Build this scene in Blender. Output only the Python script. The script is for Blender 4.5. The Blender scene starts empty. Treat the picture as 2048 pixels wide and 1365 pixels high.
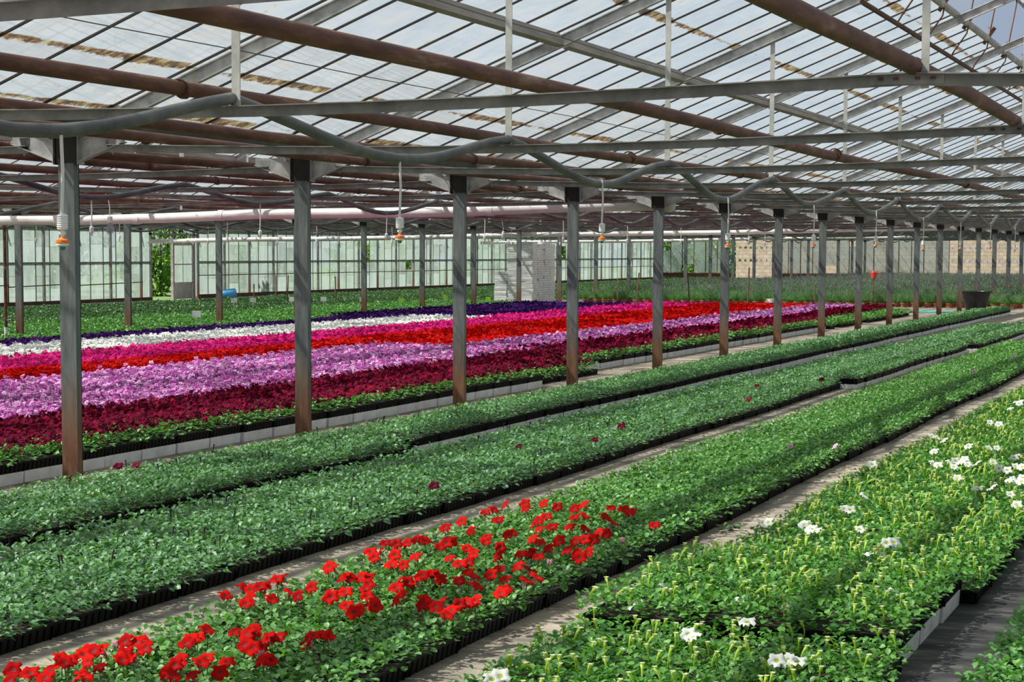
import bpy, math, random
import numpy as np
from mathutils import Vector, Matrix

random.seed(7)
RNG = np.random.default_rng(11)
SC = bpy.context.scene
COL = SC.collection

# ------------------------------------------------------------------ camera model (a pixel of the photo <-> a point of the place)
FPX, YAW, PITCH, ROLL, SHY, HC = 4000.0, .3601, .0802, .0038, 141.15, 1.82
def axes():
    cy, sy = math.cos(YAW), math.sin(YAW)
    f = Vector((-sy*math.cos(PITCH), cy*math.cos(PITCH), -math.sin(PITCH)))
    r0 = Vector((cy, sy, 0)); u0 = r0.cross(f)
    return r0*math.cos(ROLL)+u0*math.sin(ROLL), u0*math.cos(ROLL)-r0*math.sin(ROLL), f
CR, CU, CF = axes()
def at_z(x, y, z):
    d = CF + CR*((x-1024)/FPX) - CU*((y-682.5-SHY)/FPX)
    return Vector((0, 0, HC)) + d*((z-HC)/d.z)
def dist(x, y):
    return math.hypot(x, y)

ROWX = (-8.67, -22.86, -37.06)          # the three rows of columns
SPAN = 14.19; HALF = SPAN/2
def FY(k): return 13.31 + 4*k           # y of frame k
EAVE, SLOPE = 2.60, .405
def roof_z(x):                          # underside of the rafters
    s = (x - ROWX[0]) % SPAN
    return EAVE + SLOPE*(HALF-abs(s-HALF))
FAR_Y = FY(28)

ORD = ('first second third fourth fifth sixth seventh eighth ninth tenth eleventh twelfth thirteenth fourteenth fifteenth sixteenth seventeenth '
       'eighteenth nineteenth twentieth twenty-first twenty-second twenty-third twenty-fourth twenty-fifth twenty-sixth twenty-seventh '
       'twenty-eighth twenty-ninth thirtieth thirty-first thirty-second thirty-third thirty-fourth').split()

# ------------------------------------------------------------------ materials
def nmat(name):
    m = bpy.data.materials.new(name); m.use_nodes = True
    nt = m.node_tree; nt.nodes.clear()
    return m, nt, nt.nodes, nt.links
def N(nt, t, **kw):
    n = nt.nodes.new(t)
    for k, v in kw.items():
        if k in n.inputs: n.inputs[k].default_value = v
        else: setattr(n, k, v)
    return n
def ramp(nt, src, stops):
    r = nt.nodes.new('ShaderNodeValToRGB'); e = r.color_ramp.elements
    while len(e) < len(stops): e.new(.5)
    for i, (p, c) in enumerate(stops):
        e[i].position = p; e[i].color = (*c, 1) if len(c) == 3 else c
    nt.links.new(src, r.inputs[0]); return r
def coord(nt, scale=(1,1,1), kind='Object'):
    tc = N(nt, 'ShaderNodeTexCoord'); mp = N(nt, 'ShaderNodeMapping'); mp.inputs['Scale'].default_value = scale
    nt.links.new(tc.outputs[kind], mp.inputs[0]); return mp.outputs[0]
def world_pos(nt, scale=(1,1,1)):
    g = N(nt, 'ShaderNodeNewGeometry'); mp = N(nt, 'ShaderNodeMapping'); mp.inputs['Scale'].default_value = scale
    nt.links.new(g.outputs['Position'], mp.inputs[0]); return mp.outputs[0]
def noise(nt, vec, scale, detail=4, rough=.6):
    n = N(nt, 'ShaderNodeTexNoise', Scale=scale, Detail=detail, Roughness=rough); nt.links.new(vec, n.inputs['Vector']); return n
def finish(nt, sh):
    o = N(nt, 'ShaderNodeOutputMaterial'); nt.links.new(sh, o.inputs[0])

def simple(name, c, rough=.6, metal=0.0, spec=.5):
    m, nt, _, L = nmat(name)
    b = N(nt, 'ShaderNodeBsdfPrincipled'); b.inputs['Base Color'].default_value = (*c, 1); b.inputs['Roughness'].default_value = rough
    b.inputs['Metallic'].default_value = metal; b.inputs['Specular IOR Level'].default_value = spec
    finish(nt, b.outputs[0]); return m
def mottled(name, stops, scale=6, rough=.6, metal=0.0, stretch=(1,1,1), bump=0.0, spec=.4, use_world=True):
    m, nt, _, L = nmat(name)
    v = world_pos(nt, stretch) if use_world else coord(nt, stretch)
    n = noise(nt, v, scale, 6, .65); r = ramp(nt, n.outputs[0], stops)
    b = N(nt, 'ShaderNodeBsdfPrincipled', Roughness=rough, Metallic=metal); b.inputs['Specular IOR Level'].default_value = spec
    L.new(r.outputs[0], b.inputs['Base Color'])
    if bump:
        bp = N(nt, 'ShaderNodeBump', Strength=bump, Distance=.02); L.new(n.outputs[0], bp.inputs['Height']); L.new(bp.outputs[0], b.inputs['Normal'])
    finish(nt, b.outputs[0]); return m

def leafmat(name, a, b_, c, transl=.25, rough=.42):
    """leaf colour varies leaf by leaf"""
    m, nt, _, L = nmat(name)
    g = N(nt, 'ShaderNodeNewGeometry'); oi = N(nt, 'ShaderNodeObjectInfo')
    ad = N(nt, 'ShaderNodeMath', operation='ADD'); L.new(g.outputs['Random Per Island'], ad.inputs[0]); L.new(oi.outputs['Random'], ad.inputs[1])
    fr = N(nt, 'ShaderNodeMath', operation='FRACT'); L.new(ad.outputs[0], fr.inputs[0])
    r = ramp(nt, fr.outputs[0], [(0, a), (.5, b_), (1, c)])
    p = N(nt, 'ShaderNodeBsdfPrincipled', Roughness=rough); p.inputs['Specular IOR Level'].default_value = .45
    L.new(r.outputs[0], p.inputs['Base Color'])
    t = N(nt, 'ShaderNodeBsdfTranslucent')
    gm = N(nt, 'ShaderNodeMixRGB', blend_type='MULTIPLY'); gm.inputs[0].default_value = 1; gm.inputs[2].default_value = (1.3, 1.5, .5, 1)
    L.new(r.outputs[0], gm.inputs[1]); L.new(gm.outputs[0], t.inputs[0])
    mx = N(nt, 'ShaderNodeMixShader'); mx.inputs[0].default_value = transl
    L.new(p.outputs[0], mx.inputs[1]); L.new(t.outputs[0], mx.inputs[2]); finish(nt, mx.outputs[0]); return m
def petalmat(name, a, b_, transl=.3, stops=None):
    m, nt, _, L = nmat(name)
    g = N(nt, 'ShaderNodeNewGeometry'); oi = N(nt, 'ShaderNodeObjectInfo')
    ad = N(nt, 'ShaderNodeMath', operation='ADD'); L.new(g.outputs['Random Per Island'], ad.inputs[0]); L.new(oi.outputs['Random'], ad.inputs[1])
    fr = N(nt, 'ShaderNodeMath', operation='FRACT'); L.new(ad.outputs[0], fr.inputs[0])
    r = ramp(nt, fr.outputs[0], stops or [(0, a), (1, b_)])
    p = N(nt, 'ShaderNodeBsdfPrincipled', Roughness=.7); p.inputs['Specular IOR Level'].default_value = .06
    t = N(nt, 'ShaderNodeBsdfTranslucent'); L.new(r.outputs[0], p.inputs['Base Color']); L.new(r.outputs[0], t.inputs[0])
    mx = N(nt, 'ShaderNodeMixShader'); mx.inputs[0].default_value = transl
    L.new(p.outputs[0], mx.inputs[1]); L.new(t.outputs[0], mx.inputs[2]); finish(nt, mx.outputs[0]); return m

def glass_roof(name):
    """old horticultural glass: half clear, half milky, with rust and moss along the laps where the panes overlap"""
    m, nt, _, L = nmat(name)
    P = world_pos(nt); sp = N(nt, 'ShaderNodeSeparateXYZ'); L.new(P, sp.inputs[0])
    def M(op, a, b=None):
        n = N(nt, 'ShaderNodeMath', operation=op)
        for i, s in enumerate((a, b)):
            if s is None: continue
            if isinstance(s, (int, float)): n.inputs[i].default_value = s
            else: L.new(s, n.inputs[i])
        return n.outputs[0]
    # distance along the slope measured from the row of columns -> lap lines every .71 m of x
    xs = M('ADD', sp.outputs[0], 8.67+SPAN*4)
    lap = M('FRACT', M('DIVIDE', xs, .7095)); cellx = M('FLOOR', M('DIVIDE', xs, .7095))
    celly = M('FLOOR', M('DIVIDE', M('SUBTRACT', sp.outputs[1], 1.31), .8))
    cv = N(nt, 'ShaderNodeCombineXYZ'); L.new(cellx, cv.inputs[0]); L.new(celly, cv.inputs[1])
    wn = N(nt, 'ShaderNodeTexWhiteNoise', noise_dimensions='3D'); L.new(cv.outputs[0], wn.inputs[0])
    n1 = noise(nt, world_pos(nt, (1.5, 1, 1)), 2.2, 5, .7); n2 = noise(nt, P, 9, 5, .7); n3 = noise(nt, world_pos(nt, (.3, 5, .3)), 3, 3, .6)
    # stain mask: thin at the lap, strong in stained cells
    near_lap = M('SUBTRACT', 1.0, M('MULTIPLY', M('ABSOLUTE', M('SUBTRACT', M('ADD', lap, M('MULTIPLY', n2.outputs[0], .08)), .5)), 4.6))
    near_lap = M('MAXIMUM', near_lap, 0)
    st = M('MULTIPLY', near_lap, M('ADD', M('ADD', M('MULTIPLY', n2.outputs[0], 1.3), M('MULTIPLY', n1.outputs[0], 1.0)), M('MULTIPLY', wn.outputs[0], .95)))
    mask = N(nt, 'ShaderNodeMapRange'); L.new(st, mask.inputs[0]); mask.inputs[1].default_value = 1.24; mask.inputs[2].default_value = 1.46
    blot = N(nt, 'ShaderNodeMapRange'); L.new(n1.outputs[0], blot.inputs[0]); blot.inputs[1].default_value = .67; blot.inputs[2].default_value = .74
    mk = M('MAXIMUM', mask.outputs[0], M('MULTIPLY', blot.outputs[0], .8)); mk = M('MINIMUM', mk, .92)
    n4 = noise(nt, world_pos(nt, (1, 1.3, 1)), 7, 6, .75); stain = ramp(nt, n4.outputs[0], [(.32, (.010, .007, .004)), (.42, (.05, .04, .014)), (.49, (.15, .05, .014)), (.56, (.26, .22, .08)), (.68, (.48, .43, .27))])
    sd = N(nt, 'ShaderNodeBsdfDiffuse'); L.new(stain.outputs[0], sd.inputs[0]); stt = N(nt, 'ShaderNodeBsdfTranslucent'); L.new(stain.outputs[0], stt.inputs[0])
    sm = N(nt, 'ShaderNodeMixShader'); sm.inputs[0].default_value = .22; L.new(sd.outputs[0], sm.inputs[1]); L.new(stt.outputs[0], sm.inputs[2])
    tr = N(nt, 'ShaderNodeBsdfTransparent'); tr.inputs[0].default_value = (.93, .97, .98, 1)
    tl = N(nt, 'ShaderNodeBsdfTranslucent'); mc = ramp(nt, n1.outputs[0], [(.3, (.155, .185, .215)), (.55, (.19, .215, .24)), (.7, (.21, .215, .205))]); L.new(mc.outputs[0], tl.inputs[0])
    df = N(nt, 'ShaderNodeBsdfDiffuse'); df.inputs[0].default_value = (.45, .49, .51, 1)
    milk = N(nt, 'ShaderNodeMixShader'); milk.inputs[0].default_value = .2; L.new(tl.outputs[0], milk.inputs[1]); L.new(df.outputs[0], milk.inputs[2])
    fac = M('ADD', .44, M('ADD', M('MULTIPLY', wn.outputs[0], .14), M('MULTIPLY', n3.outputs[0], .26)))
    a = N(nt, 'ShaderNodeMixShader'); L.new(fac, a.inputs[0]); L.new(tr.outputs[0], a.inputs[1]); L.new(milk.outputs[0], a.inputs[2])
    gl = N(nt, 'ShaderNodeBsdfGlossy', Roughness=.12); gl.inputs[0].default_value = (.9, .95, 1, 1)
    b = N(nt, 'ShaderNodeMixShader'); b.inputs[0].default_value = .04; L.new(a.outputs[0], b.inputs[1]); L.new(gl.outputs[0], b.inputs[2])
    c = N(nt, 'ShaderNodeMixShader'); L.new(mk, c.inputs[0]); L.new(b.outputs[0], c.inputs[1]); L.new(sm.outputs[0], c.inputs[2])
    finish(nt, c.outputs[0]); return m
def glass_wall(name, milk=.5, tint=(.78, .9, .88)):
    m, nt, _, L = nmat(name)
    P = world_pos(nt, (1, 1, .35)); n = noise(nt, P, 3.0, 5, .7); g = N(nt, 'ShaderNodeNewGeometry')
    ad = N(nt, 'ShaderNodeMath', operation='MULTIPLY_ADD'); L.new(g.outputs['Random Per Island'], ad.inputs[0]); ad.inputs[1].default_value = .45
    L.new(n.outputs[0], ad.inputs[2])
    r = N(nt, 'ShaderNodeMapRange'); L.new(ad.outputs[0], r.inputs[0]); r.inputs[1].default_value = .35; r.inputs[2].default_value = 1.0
    r.inputs[3].default_value = milk-.22; r.inputs[4].default_value = milk+.35
    tr = N(nt, 'ShaderNodeBsdfTransparent'); tr.inputs[0].default_value = (*tint, 1)
    tl = N(nt, 'ShaderNodeBsdfTranslucent'); tl.inputs[0].default_value = (.30, .36, .35, 1)
    df = N(nt, 'ShaderNodeBsdfDiffuse'); df.inputs[0].default_value = (.58, .68, .67, 1)
    mi = N(nt, 'ShaderNodeMixShader'); mi.inputs[0].default_value = .4; L.new(tl.outputs[0], mi.inputs[1]); L.new(df.outputs[0], mi.inputs[2])
    a = N(nt, 'ShaderNodeMixShader'); L.new(r.outputs[0], a.inputs[0]); L.new(tr.outputs[0], a.inputs[1]); L.new(mi.outputs[0], a.inputs[2])
    gl = N(nt, 'ShaderNodeBsdfGlossy', Roughness=.1)
    b = N(nt, 'ShaderNodeMixShader'); b.inputs[0].default_value = .04; L.new(a.outputs[0], b.inputs[1]); L.new(gl.outputs[0], b.inputs[2])
    finish(nt, b.outputs[0]); return m
def column_mat():
    """galvanised steel, rusty at the foot"""
    m, nt, _, L = nmat('weathered_column_steel')
    P = world_pos(nt); sp = N(nt, 'ShaderNodeSeparateXYZ'); L.new(P, sp.inputs[0])
    n = noise(nt, world_pos(nt, (6, 6, .8)), 3, 6, .7)
    g = ramp(nt, n.outputs[0], [(.3, (.085, .10, .105)), (.5, (.15, .17, .17)), (.7, (.24, .25, .24))])
    ru = ramp(nt, n.outputs[0], [(.3, (.10, .045, .025)), (.6, (.22, .11, .06)), (.8, (.30, .22, .17))])
    ad = N(nt, 'ShaderNodeMath', operation='MULTIPLY_ADD'); L.new(n.outputs[0], ad.inputs[0]); ad.inputs[1].default_value = -.9; ad.inputs[2].default_value = .45
    s = N(nt, 'ShaderNodeMath', operation='ADD'); L.new(sp.outputs[2], s.inputs[0]); L.new(ad.outputs[0], s.inputs[1])
    r = N(nt, 'ShaderNodeMapRange'); L.new(s.outputs[0], r.inputs[0]); r.inputs[1].default_value = .35; r.inputs[2].default_value = .95
    mx = N(nt, 'ShaderNodeMixRGB'); L.new(r.outputs[0], mx.inputs[0]); L.new(ru.outputs[0], mx.inputs[1]); L.new(g.outputs[0], mx.inputs[2])
    b = N(nt, 'ShaderNodeBsdfPrincipled', Roughness=.48, Metallic=.35); L.new(mx.outputs[0], b.inputs['Base Color']); finish(nt, b.outputs[0]); return m
def floor_mat():
    m, nt, _, L = nmat('dusty_floor')
    n1 = noise(nt, world_pos(nt, (.8, 1.6, 1)), 1.3, 8, .72); n2 = noise(nt, world_pos(nt, (.8, 2.2, 1)), 4, 7, .75)
    a = ramp(nt, n1.outputs[0], [(.3, (.09, .085, .08)), (.46, (.27, .235, .195)), (.60, (.46, .39, .31)), (.75, (.33, .30, .275))])
    b_ = ramp(nt, n2.outputs[0], [(.35, (.45, .40, .36)), (.5, (1, 1, 1)), (.66, (1, .97, .92)), (.75, (.75, .55, .42))])
    mx = N(nt, 'ShaderNodeMixRGB', blend_type='MULTIPLY'); mx.inputs[0].default_value = .85; L.new(a.outputs[0], mx.inputs[1]); L.new(b_.outputs[0], mx.inputs[2])
    p = N(nt, 'ShaderNodeBsdfPrincipled', Roughness=.85); p.inputs['Specular IOR Level'].default_value = .25; L.new(mx.outputs[0], p.inputs['Base Color'])
    bp = N(nt, 'ShaderNodeBump', Strength=.35, Distance=.03); L.new(n2.outputs[0], bp.inputs['Height']); L.new(bp.outputs[0], p.inputs['Normal']); finish(nt, p.outputs[0]); return m
def block_mat():
    m, nt, _, L = nmat('concrete_blocks')
    tc = N(nt, 'ShaderNodeTexCoord'); sp = N(nt, 'ShaderNodeSeparateXYZ'); L.new(tc.outputs['Object'], sp.inputs[0])
    cb = N(nt, 'ShaderNodeCombineXYZ'); L.new(sp.outputs[0], cb.inputs[0]); L.new(sp.outputs[2], cb.inputs[1])
    br = N(nt, 'ShaderNodeTexBrick', Scale=1.0); br.inputs['Brick Width'].default_value = .46; br.inputs['Row Height'].default_value = .235; br.inputs['Mortar Size'].default_value = .012
    br.inputs['Color1'].default_value = (.33, .285, .22, 1); br.inputs['Color2'].default_value = (.40, .35, .275, 1); br.inputs['Mortar'].default_value = (.2, .17, .14, 1)
    L.new(cb.outputs[0], br.inputs['Vector'])
    n = noise(nt, tc.outputs['Object'], 4, 6, .7); r = ramp(nt, n.outputs[0], [(.35, (.75, .72, .68)), (.65, (1, 1, 1))])
    mx = N(nt, 'ShaderNodeMixRGB', blend_type='MULTIPLY'); mx.inputs[0].default_value = 1; L.new(br.outputs[0], mx.inputs[1]); L.new(r.outputs[0], mx.inputs[2])
    p = N(nt, 'ShaderNodeBsdfPrincipled', Roughness=.9); L.new(mx.outputs[0], p.inputs['Base Color']); finish(nt, p.outputs[0]); return m

M = dict(
    column=column_mat(), floor=floor_mat(), blocks=block_mat(), roofglass=glass_roof('roof_glass'), wallglass=glass_wall('wall_glass', .60, (.80, .89, .90)), endglass=glass_wall('end_glass', .52, (.85, .92, .9)),
    galv=mottled('galvanised_steel', [(.3, (.24, .24, .235)), (.5, (.40, .395, .385)), (.7, (.56, .55, .53))], 7, .5, .3, (1, 1, 1)),
    galvd=mottled('dull_steel', [(.3, (.14, .137, .13)), (.6, (.27, .263, .25)), (.8, (.40, .37, .34))], 6, .55, .25),
    strut=mottled('pale_strut', [(.3, (.36, .36, .33)), (.7, (.58, .57, .53))], 9, .6, .1),
    bar=mottled('dark_glazing_bar', [(.3, (.010, .009, .008)), (.6, (.028, .025, .022)), (.8, (.09, .055, .04))], 4, .6),
    rust=mottled('rusted_pipe', [(.25, (.035, .013, .009)), (.45, (.10, .034, .020)), (.6, (.17, .07, .042)), (.74, (.34, .25, .19))], 4.5, .6, .1, (2.5, .5, 2.5), .25),
    rustbar=mottled('rusted_bar', [(.3, (.05, .022, .015)), (.7, (.16, .07, .045))], 6, .7),
    gutter=mottled('algae_gutter', [(.3, (.035, .04, .03)), (.6, (.075, .08, .055)), (.8, (.16, .15, .12))], 2, .7),
    purlin=mottled('weathered_purlin', [(.3, (.20, .17, .14)), (.6, (.33, .29, .245)), (.8, (.42, .38, .33))], 3, .7, 0, (3, .6, 3)),
    whitepipe=mottled('white_drain_plastic', [(.3, (.62, .54, .52)), (.55, (.80, .75, .73)), (.8, (.86, .83, .80))], 1.5, .4),
    hose=mottled('grey_black_hose', [(.35, (.035, .037, .04)), (.55, (.10, .105, .10)), (.75, (.21, .21, .19))], 3, .45, 0, (1, .7, 1)),
    black=simple('black_plastic', (.004, .004, .0045), .6, 0, .2), blackd=simple('black_tub_plastic', (.012, .013, .015), .38),
    soil=mottled('potting_soil', [(.35, (.012, .009, .006)), (.7, (.04, .028, .02))], 40, .95, use_world=False),
    foam=mottled('white_polystyrene', [(.25, (.52, .50, .47)), (.4, (.74, .73, .71)), (.6, (.86, .86, .85))], 5, .85, spec=.2),
    fabric=mottled('black_ground_fabric', [(.3, (.010, .010, .011)), (.47, (.030, .030, .031)), (.58, (.085, .082, .08)), (.70, (.22, .19, .16))], 2.6, .75, 0, (.7, 1.6, 1), .4),
    kerb=mottled('brown_kerb', [(.3, (.035, .02, .013)), (.7, (.13, .085, .06))], 2.5, .9, 0, (1, .6, 3)),
    terracotta=mottled('terracotta', [(.3, (.28, .09, .045)), (.7, (.42, .17, .09))], 5, .8), stake=mottled('stake_wood', [(.3, (.10, .055, .035)), (.7, (.26, .17, .11))], 8, .8),
    blackstake=simple('dark_stake', (.02, .018, .016), .7), white=simple('white_plastic', (.82, .82, .80), .5), offwhite=simple('ivory_plastic', (.66, .64, .56), .5),
    orange=simple('orange_plastic', (.85, .20, .02), .4), green=simple('green_plastic', (.01, .22, .13), .4), turq=simple('turquoise_plastic', (.03, .48, .38), .4),
    blue=simple('blue_plastic', (.02, .06, .55), .35), barrel=simple('light_blue_plastic', (.06, .32, .62), .35), red=simple('red_plastic', (.72, .04, .03), .45),
    lime=simple('lime_card', (.45, .85, .05), .6), card=simple('white_card', (.85, .85, .83), .7), wire=simple('wire', (.10, .085, .075), .5, .3), palew=simple('pale_cord', (.72, .69, .66), .6),
    bulb=glass_wall('clear_bulb_glass', .3, (.95, .95, .95)), grass=mottled('grass_outside', [(.3, (.02, .05, .01)), (.5, (.06, .12, .025)), (.7, (.14, .22, .06))], 1.2, .9), panel=mottled('grey_door_panel', [(.3, (.25, .25, .24)), (.7, (.36, .36, .34))], 4, .6),
    trunk=simple('bark', (.10, .07, .05), .9), wood=mottled('pale_board', [(.3, (.45, .36, .25)), (.7, (.6, .5, .36))], 5, .8),
    leafA=leafmat('leaf_blue_green', (.060, .160, .065), (.120, .275, .118), (.25, .44, .225)),
    leafC=leafmat('leaf_mid_green', (.050, .155, .038), (.108, .285, .066), (.22, .44, .135)),
    leafD=leafmat('leaf_fresh_green', (.044, .160, .028), (.092, .275, .045), (.195, .42, .09)),
    leafG=leafmat('leaf_bright_green', (.05, .17, .04), (.11, .31, .07), (.20, .45, .12)),
    leafdk=leafmat('leaf_dark_green', (.02, .07, .02), (.05, .14, .04), (.12, .24, .09)),
    leaftree=leafmat('leaf_tree', (.03, .09, .012), (.09, .20, .03), (.22, .36, .06), .35),
    lav=leafmat('leaf_lavender', (.06, .17, .05), (.12, .27, .085), (.20, .38, .14)),
    lavtip=petalmat('lavender_spike', (.10, .085, .11), (.27, .235, .28)),
    stem=simple('stem_green', (.08, .16, .04), .6),
    p_dr=petalmat('petal_dark_red', 0, 0, .22, [(0, (.06, .0008, .012)), (.5, (.15, .0015, .024)), (.85, (.27, .003, .034)), (1, (.36, .006, .045))]),
    p_lil=petalmat('petal_lilac', 0, 0, .3, [(0, (.40, .05, .34)), (.4, (.62, .16, .52)), (.75, (.78, .36, .70)), (1, (.90, .68, .87))]),
    p_red=petalmat('petal_scarlet', (.42, .002, .003), (.78, .010, .006)), p_pink=petalmat('petal_magenta', (.58, .006, .16), (.86, .04, .30)),
    p_white=petalmat('petal_white', (.80, .81, .78), (.92, .92, .90)), p_pur=petalmat('petal_purple', (.022, .004, .06), (.085, .018, .19)),
    p_pale=petalmat('petal_pale_pink', (.78, .38, .62), (.86, .55, .76)), p_wilt=petalmat('petal_wilted', (.50, .22, .28), (.62, .36, .40)),
    p_dark=simple('petal_throat', (.03, .003, .02), .8), p_thr=simple('petal_throat_green', (.35, .42, .05), .8), p_rthr=simple('petal_throat_red', (.16, .004, .006), .8), p_lthr=simple('petal_throat_violet', (.24, .02, .26), .8),
    bud=leafmat('bud_yellow_green', (.34, .50, .04), (.52, .66, .08), (.62, .72, .14), .35), budtip=petalmat('bud_tip_cream', (.75, .78, .38), (.88, .88, .62)),
)

# ------------------------------------------------------------------ mesh builder
class MB:
    def __init__(s): s.v = []; s.f = []; s.m = []
    def add(s, vs, fs, mi=0):
        b = len(s.v); s.v += [tuple(v) for v in vs]; s.f += [tuple(b+i for i in f) for f in fs]; s.m += [mi]*len(fs); return s
    def box(s, x0, x1, y0, y1, z0, z1, mi=0):
        return s.add([(x0,y0,z0),(x1,y0,z0),(x1,y1,z0),(x0,y1,z0),(x0,y0,z1),(x1,y0,z1),(x1,y1,z1),(x0,y1,z1)],
              [(3,2,1,0),(4,5,6,7),(0,1,5,4),(1,2,6,5),(2,3,7,6),(3,0,4,7)], mi)
    def bar(s, a, b, w, h, up=(0,0,1), mi=0, off=(0,0)):
        """rectangular bar a->b, w across, h along up; off shifts the section (across, up)"""
        a = Vector(a); b = Vector(b); d = (b-a).normalized(); u = Vector(up); x = d.cross(u).normalized(); u = x.cross(d).normalized()
        vs = [p + x*(off[0]+sx*w/2) + u*(off[1]+su*h/2) for p in (a, b) for sx, su in ((-1,-1),(1,-1),(1,1),(-1,1))]
        return s.add(vs, [(0,1,2,3),(7,6,5,4),(0,4,5,1),(1,5,6,2),(2,6,7,3),(3,7,4,0)], mi)
    def tube(s, pts, r, n=8, mi=0, cap=True):
        pts = [Vector(p) for p in pts]; k = len(pts); vs = []
        rs = r if isinstance(r, (list, tuple)) else [r]*k
        d0 = (pts[1]-pts[0]).normalized(); u = d0.orthogonal().normalized()
        for i, p in enumerate(pts):
            d = (pts[min(i+1, k-1)]-pts[max(i-1, 0)]).normalized(); u = (u-d*u.dot(d)).normalized(); w = d.cross(u)
            vs += [p + (u*math.cos(t)+w*math.sin(t))*rs[i] for t in [2*math.pi*j/n for j in range(n)]]
        fs = [(i*n+j, i*n+(j+1)%n, (i+1)*n+(j+1)%n, (i+1)*n+j) for i in range(k-1) for j in range(n)]
        if cap: fs += [tuple(range(n))[::-1], tuple((k-1)*n+j for j in range(n))]
        return s.add(vs, fs, mi)
    def lathe(s, prof, c=(0,0,0), n=20, mi=0, cap=True):
        vs = [(c[0]+r*math.cos(2*math.pi*j/n), c[1]+r*math.sin(2*math.pi*j/n), c[2]+z) for r, z in prof for j in range(n)]
        k = len(prof)
        fs = [(i*n+j, i*n+(j+1)%n, (i+1)*n+(j+1)%n, (i+1)*n+j) for i in range(k-1) for j in range(n)]
        if cap: fs += [tuple(range(n))[::-1], tuple((k-1)*n+j for j in range(n))]
        return s.add(vs, fs, mi)
    def mesh(s, name, mats, smooth=False):
        me = bpy.data.meshes.new(name); me.from_pydata(s.v, [], s.f)
        for m in (mats if isinstance(mats, (list, tuple)) else [mats]): me.materials.append(m)
        if any(s.m): me.polygons.foreach_set('material_index', s.m)
        if smooth: me.polygons.foreach_set('use_smooth', [True]*len(s.f))
        me.update(); return me
def np_mesh(name, verts, faces, mats, midx=None, smooth=False):
    """verts (n,3); faces (m,k) of one size k"""
    me = bpy.data.meshes.new(name); m, k = faces.shape
    me.vertices.add(len(verts)); me.vertices.foreach_set('co', verts.astype(np.float32).ravel())
    me.loops.add(m*k); me.loops.foreach_set('vertex_index', faces.astype(np.int32).ravel())
    me.polygons.add(m); me.polygons.foreach_set('loop_start', np.arange(0, m*k, k, dtype=np.int32)); me.polygons.foreach_set('loop_total', np.full(m, k, dtype=np.int32))
    for x in mats: me.materials.append(x)
    if midx is not None: me.polygons.foreach_set('material_index', midx.astype(np.int32))
    if smooth: me.polygons.foreach_set('use_smooth', np.ones(m, bool))
    me.update(calc_edges=True); return me

def ob(name, me, parent=None, loc=None, rz=0.0):
    o = bpy.data.objects.new(name, me); COL.objects.link(o)
    if parent is not None: o.parent = parent
    if loc is not None: o.location = loc
    if rz: o.rotation_euler = (0, 0, rz)
    return o
def tag(o, label=None, cat=None, group=None, kind=None):
    if label: o['label'] = label
    if cat: o['category'] = cat
    if group: o['group'] = group
    if kind: o['kind'] = kind
    return o
def empty(name, loc, label, cat, group=None, rz=0.0, kind=None):
    o = ob(name, None, None, loc, rz); o.empty_display_size = .1; return tag(o, label, cat, group, kind)
def struct(name, me, label, cat, loc=None):
    return tag(ob(name, me, None, loc), label, cat, None, 'structure')

# ------------------------------------------------------------------ camera, sky, sun
cam = bpy.data.cameras.new('camera'); co = ob('camera', cam)
cam.sensor_fit = 'HORIZONTAL'; cam.sensor_width = 36.0; cam.lens = FPX*36/2048; cam.shift_y = SHY/2048; cam.clip_start = .1; cam.clip_end = 600
mw = Matrix(((CR.x, CU.x, -CF.x, 0), (CR.y, CU.y, -CF.y, 0), (CR.z, CU.z, -CF.z, HC), (0, 0, 0, 1))); co.matrix_world = mw
SC.camera = co

w = bpy.data.worlds.new('sky'); SC.world = w; w.use_nodes = True; nt = w.node_tree; nt.nodes.clear()
tc = N(nt, 'ShaderNodeTexCoord'); cl = N(nt, 'ShaderNodeTexNoise', Scale=2.2, Detail=6, Roughness=.6); nt.links.new(tc.outputs['Generated'], cl.inputs['Vector'])
r = ramp(nt, cl.outputs[0], [(.40, (.62, .76, .98)), (.56, (.86, .92, 1.0)), (.7, (1.0, 1.0, 1.0))])
bg = N(nt, 'ShaderNodeBackground', Strength=.53); nt.links.new(r.outputs[0], bg.inputs[0]); wo = N(nt, 'ShaderNodeOutputWorld'); nt.links.new(bg.outputs[0], wo.inputs[0])
sun = bpy.data.lights.new('sun', 'SUN'); sun.energy = 15.5; sun.angle = math.radians(.8); sun.color = (1, .95, .86)
so = ob('sun', sun, None, (-20, -20, 40)); so.rotation_euler = Vector((-.80, -.42, 1.15)).to_track_quat('Z', 'Y').to_euler()

# ------------------------------------------------------------------ ground
struct('floor', MB().box(-37.2, 8, -12, 127, -.1, 0).mesh('floor', M['floor']), 'dusty grey tan floor between the flower beds', 'floor')
struct('floor_outside', MB().box(-110, -37.2, -20, 220, -.12, -.02).mesh('grass_ground', M['grass']), 'green grass ground outside beyond the glass side wall', 'ground')
struct('floor_yard', MB().box(-37.2, 40, 127.8, 220, -.12, -.02).mesh('yard_ground', M['grass']), 'ground outside behind the concrete block wall', 'ground')
sheet = MB()
for j in range(24):
    y0 = 3+j*1.5
    sheet.box(-1.62, .55, y0, y0+1.5, .001, .006+.002*(j % 2))
sheet.tube([(-.72+.03*math.sin(y*1.7), y, .010) for y in np.arange(3, 39, .25)], .008, 5)
tag(ob('ground_cloth', sheet.mesh('ground_cloth', M['fabric'])), 'black woven ground cloth with a seam beside the white petunia bed', 'ground cloth')

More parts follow.
